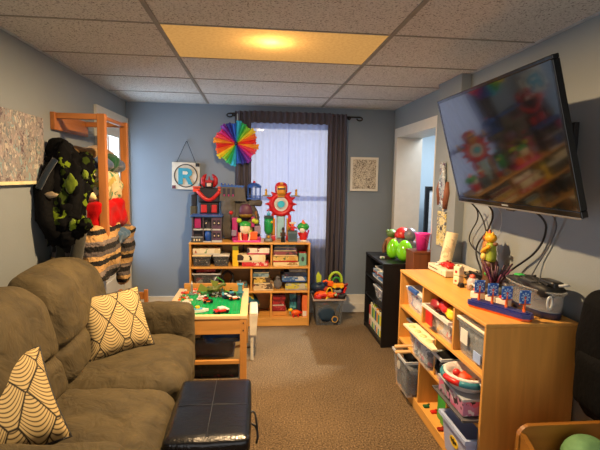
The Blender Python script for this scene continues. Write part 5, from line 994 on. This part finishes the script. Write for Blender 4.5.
# ------------------------------------------------------------------ television
yaw, tilt, roll = math.radians(-1.5), math.radians(16.2), math.radians(-.5)
nrm = Vector((-math.cos(yaw)*math.cos(tilt), -math.sin(yaw)*math.cos(tilt), -math.sin(tilt))); rt = Vector((math.sin(yaw), -math.cos(yaw), 0)); up = rt.cross(-nrm)
if up.z < 0: up = -up
r2 = rt*math.cos(roll)+up*math.sin(roll); u2 = up*math.cos(roll)-rt*math.sin(roll)
Mt = Matrix((r2, -nrm, u2)).transposed().to_4x4(); Mt.translation = Vector((1.191, 2.156, 1.685))
t = thing('television', (0, 0, 0), 'large black flat television tilted down on the right wall above the shelf', 'television'); t.matrix_world = Mt
W2, H2 = .555, .319
def mk_screen():
    m, nt, n, l, b = newmat('tv_screen'); b.inputs['Base Color'].default_value = (.004, .005, .006, 1); b.inputs['Roughness'].default_value = .08; b.inputs['Specular IOR Level'].default_value = 1.0; b.inputs['Coat Weight'].default_value = .25; b.inputs['Coat Roughness'].default_value = .03; return m
MB().box(-W2+.018, W2-.018, .002, .008, -H2+.030, H2-.018, mk_screen()).build('screen', t)
GB = plain('#0a0a0c', .15); f = MB(); f.box(-W2, W2, 0, .03, H2-.018, H2, GB, .004).box(-W2, W2, 0, .03, -H2, -H2+.03, GB, .004).box(-W2, -W2+.018, 0, .03, -H2+.03, H2-.018, GB, .003).box(W2-.018, W2, 0, .03, -H2+.03, H2-.018, GB, .003).box(-W2+.01, W2-.01, .008, .03, -H2+.02, H2-.02, BLACK); f.build('bezel', t)
MB().box(-W2+.002, W2-.002, -.001, .028, -H2-.004, -H2+.004, plain('#8a8a8a', .3, .5), .001).build('lower_trim', t, label='thin silver lower trim')
MB().box(-.42, .42, .03, .065, -.24, .22, BLACKM, .015).build('back_cover', t); MB().box(-.03, .03, -.001, .004, -H2+.012, -H2+.02, GREY).build('badge', t); MB().box(.0, .07, .0, .02, -H2-.012, -H2-.002, BLACK, .002).build('sensor', t)
t = thing('wall_mount', (1.52, 2.156, 1.66), 'black metal arm bracket behind the television', 'bracket')
part(t, 'wall_plate', MB().box(1.505, 1.529, 2.0, 2.31, 1.52, 1.80, BLACKM, .003)); part(t, 'arm', MB().box(1.30, 1.51, 2.13, 2.18, 1.63, 1.67, BLACKM, .004)); 
tl = MB().box(-.15, .15, .067, .08, -.14, .14, BLACKM, .003); tl.v = [Mt @ v for v in tl.v]; part(t, 'tilt_plate', tl)
def cord(pts, r, m, label, g='cords hanging below the television'): return one('cord', MB().tube(pts, r, m, 7, 3), label, 'cord', g)
CG = plain('#55565a', .5)
cord([(1.34, 2.75, 1.42), (1.49, 2.78, 1.30), (1.50, 2.98, 1.12), (1.50, 2.9, 1.05), (1.50, 2.72, 1.02), (1.50, 2.60, .94)], .0045, BLACKM, 'thin dark cord looping lowest, at the far side below the television')
cord([(1.36, 2.66, 1.42), (1.50, 2.64, 1.34), (1.51, 2.72, 1.20), (1.51, 2.85, 1.10), (1.50, 2.86, 1.02), (1.47, 2.70, .93), (1.42, 2.62, .91)], .006, BLACK, 'thick black cord bending left towards the cable heap')
cord([(1.34, 2.80, 1.42), (1.49, 2.80, 1.32), (1.51, 2.72, 1.14), (1.49, 2.55, 1.0)], .0045, BLACK, 'black cord falling straight behind the toy statue')
cord([(1.36, 2.25, 1.43), (1.50, 2.14, 1.33), (1.51, 2.16, 1.22), (1.50, 2.22, 1.13), (1.50, 2.36, 1.04), (1.46, 2.44, .96)], .006, BLACK, 'thick black cord curving down to the plum coral toy')
cord([(1.36, 2.10, 1.43), (1.51, 2.06, 1.34), (1.518, 2.12, 1.20), (1.515, 2.2, 1.09), (1.48, 2.22, .99)], .004, CG, 'thin grey cord falling into the oval bin')
cord([(1.36, 2.70, 1.42), (1.515, 2.60, 1.36), (1.518, 2.58, 1.22), (1.515, 2.70, 1.12)], .002, LGREY, 'fine pale lead against the wall below the television')

# ------------------------------------------------------------------ right foreground
t = thing('backpack', (1.46, 1.60, .5), 'black backpack hanging on the right wall past the end of the shelf', 'backpack')
part(t, 'body', MB().soft((1.445, 1.60, .80), (.13, .31, .54), .06, BLKC, 14, .01, .008, 8, lambda x, y, z: (x, y*(1-.25*max(0, z/.27)**2-.35*max(0, -z/.27)**2), z)))
part(t, 'pocket', MB().soft((1.385, 1.60, .70), (.05, .20, .22), .02, BLKC, 8, .006, .003, 8)); part(t, 'strap', MB().tube([(1.50, 1.56, 1.04), (1.50, 1.58, 1.12), (1.50, 1.62, 1.12), (1.50, 1.64, 1.04)], .01, BLACKM, 8, 2))
t = thing('toy_crate', (1.24, 1.36, 0), 'wooden toy crate with rounded back panel in the right foreground', 'crate')
def rounded(w0, w1, h0, h1, r, n=6): 
    p = [(w0, h0)]; 
    for cx, a0 in ((w0+r, PI), (w1-r, PI/2)):
        for i in range(n+1): a = a0-PI/2*i/n; p.append((cx+r*math.cos(a), h1-r+r*math.sin(a)))
    return p+[(w1, h0)]
CW = wood('#94601f', 'x', .75)
part(t, 'back_panel', MB().prism(rounded(1.025, 1.45, 0, .575, .05), 'y', 1.53, 1.55, CW)); part(t, 'side_panel', MB().prism([(1.53, 0), (1.53, .55), (1.18, .40), (1.18, 0)], 'x', 1.03, 1.048, CW)); part(t, 'side_panel', MB().prism([(1.53, 0), (1.53, .55), (1.18, .40), (1.18, 0)], 'x', 1.43, 1.448, CW))
part(t, 'front_panel', MB().box(1.048, 1.43, 1.18, 1.2, 0, .38, CW)); part(t, 'bottom', MB().box(1.048, 1.43, 1.2, 1.53, .02, .40, CW))
t = thing('play_ball', (1.235, 1.43, .402), 'pale green rubber ball lying in the wooden toy crate', 'ball')
MB().sph((0, 0, .09), .09, cloth('#6f9a68', 60, .4, .35, 9, .6, 0), 32, 20).build('ball', t); MB().cyl((0, -.085, .12), (0, -.09, .123), .01, DGREY).build('valve', t)

# ------------------------------------------------------------------ light
def area(name, loc, rot, sx, sy, power, col, spread=None):
    l = bpy.data.lights.new(name, 'AREA'); l.shape = 'RECTANGLE'; l.size = sx; l.size_y = sy; l.energy = power; l.color = col
    if spread: l.spread = spread
    o = bpy.data.objects.new(name, l); COL.objects.link(o); o.location = loc; o.rotation_euler = rot; return o
o = area('ceiling_bulb_glow', (.0875, 2.60, 2.262), (0, 0, 0), 0.11, .11, 70, (1.0, .68, .36)); o.data.shape = 'DISK'
# daylight
area('daylight_at_window', (.38, 5.2, 1.45), (-PI/2, 0, 0), 1.15, 1.5, 2.8, (.45, .66, 1.0))
area('daylight_at_door', (-1.62, 4.435, 1.30), (0, -PI/2, 0), 1.5, .9, 26, (.55, .76, 1.0))
area('hall_lamp', (2.3, 4.6, 2.2), (0, 0, 0), .8, .8, 22, (.85, .93, 1.0))
l = bpy.data.lights.new('added_streak_spot', 'SPOT'); l.energy = 260; l.color = (.86, .93, 1); l.spot_size = math.radians(26); l.spot_blend = .6; l.shadow_soft_size = .03  # added spot that throws a pale streak on the carpet; no known fixture
o = bpy.data.objects.new('added_streak_spot', l); COL.objects.link(o); o.location = (2.25, 4.35, 2.15); o.rotation_euler = (Vector((.22, 3.75, 0))-Vector(o.location)).to_track_quat('-Z', 'Y').to_euler()
w = bpy.data.worlds.new('sky_and_room_fill'); SC.world = w; w.use_nodes = True  # also an added warm fill that enters by the open front end
w.node_tree.nodes['Background'].inputs[0].default_value = (1, .96, .93, 1); w.node_tree.nodes['Background'].inputs[1].default_value = 1.0
BULBE.node_tree.nodes['Principled BSDF'].inputs['Emission Strength'].default_value = 420
DIFFUSER_EMIT = .28
nt = DIFFUSER.node_tree; em = nt.nodes.new('ShaderNodeEmission'); em.inputs[0].default_value = srgb('#ffc070'); em.inputs[1].default_value = DIFFUSER_EMIT
ad = nt.nodes.new('ShaderNodeAddShader'); o_ = nt.nodes['Material Output']; src = o_.inputs['Surface'].links[0].from_socket
nt.links.new(src, ad.inputs[0]); nt.links.new(em.outputs[0], ad.inputs[1]); nt.links.new(ad.outputs[0], o_.inputs['Surface'])
SC.view_settings.view_transform = 'Standard'; SC.view_settings.look = 'None'; SC.view_settings.gamma = 1; SC.view_settings.use_curve_mapping = False
SC.view_settings.exposure = .52
SC.cycles.use_denoising = True; SC.cycles.max_bounces = 8; SC.cycles.transparent_max_bounces = 16; SC.cycles.sample_clamp_indirect = 6
SC.cycles.caustics_reflective = False; SC.cycles.caustics_refractive = False
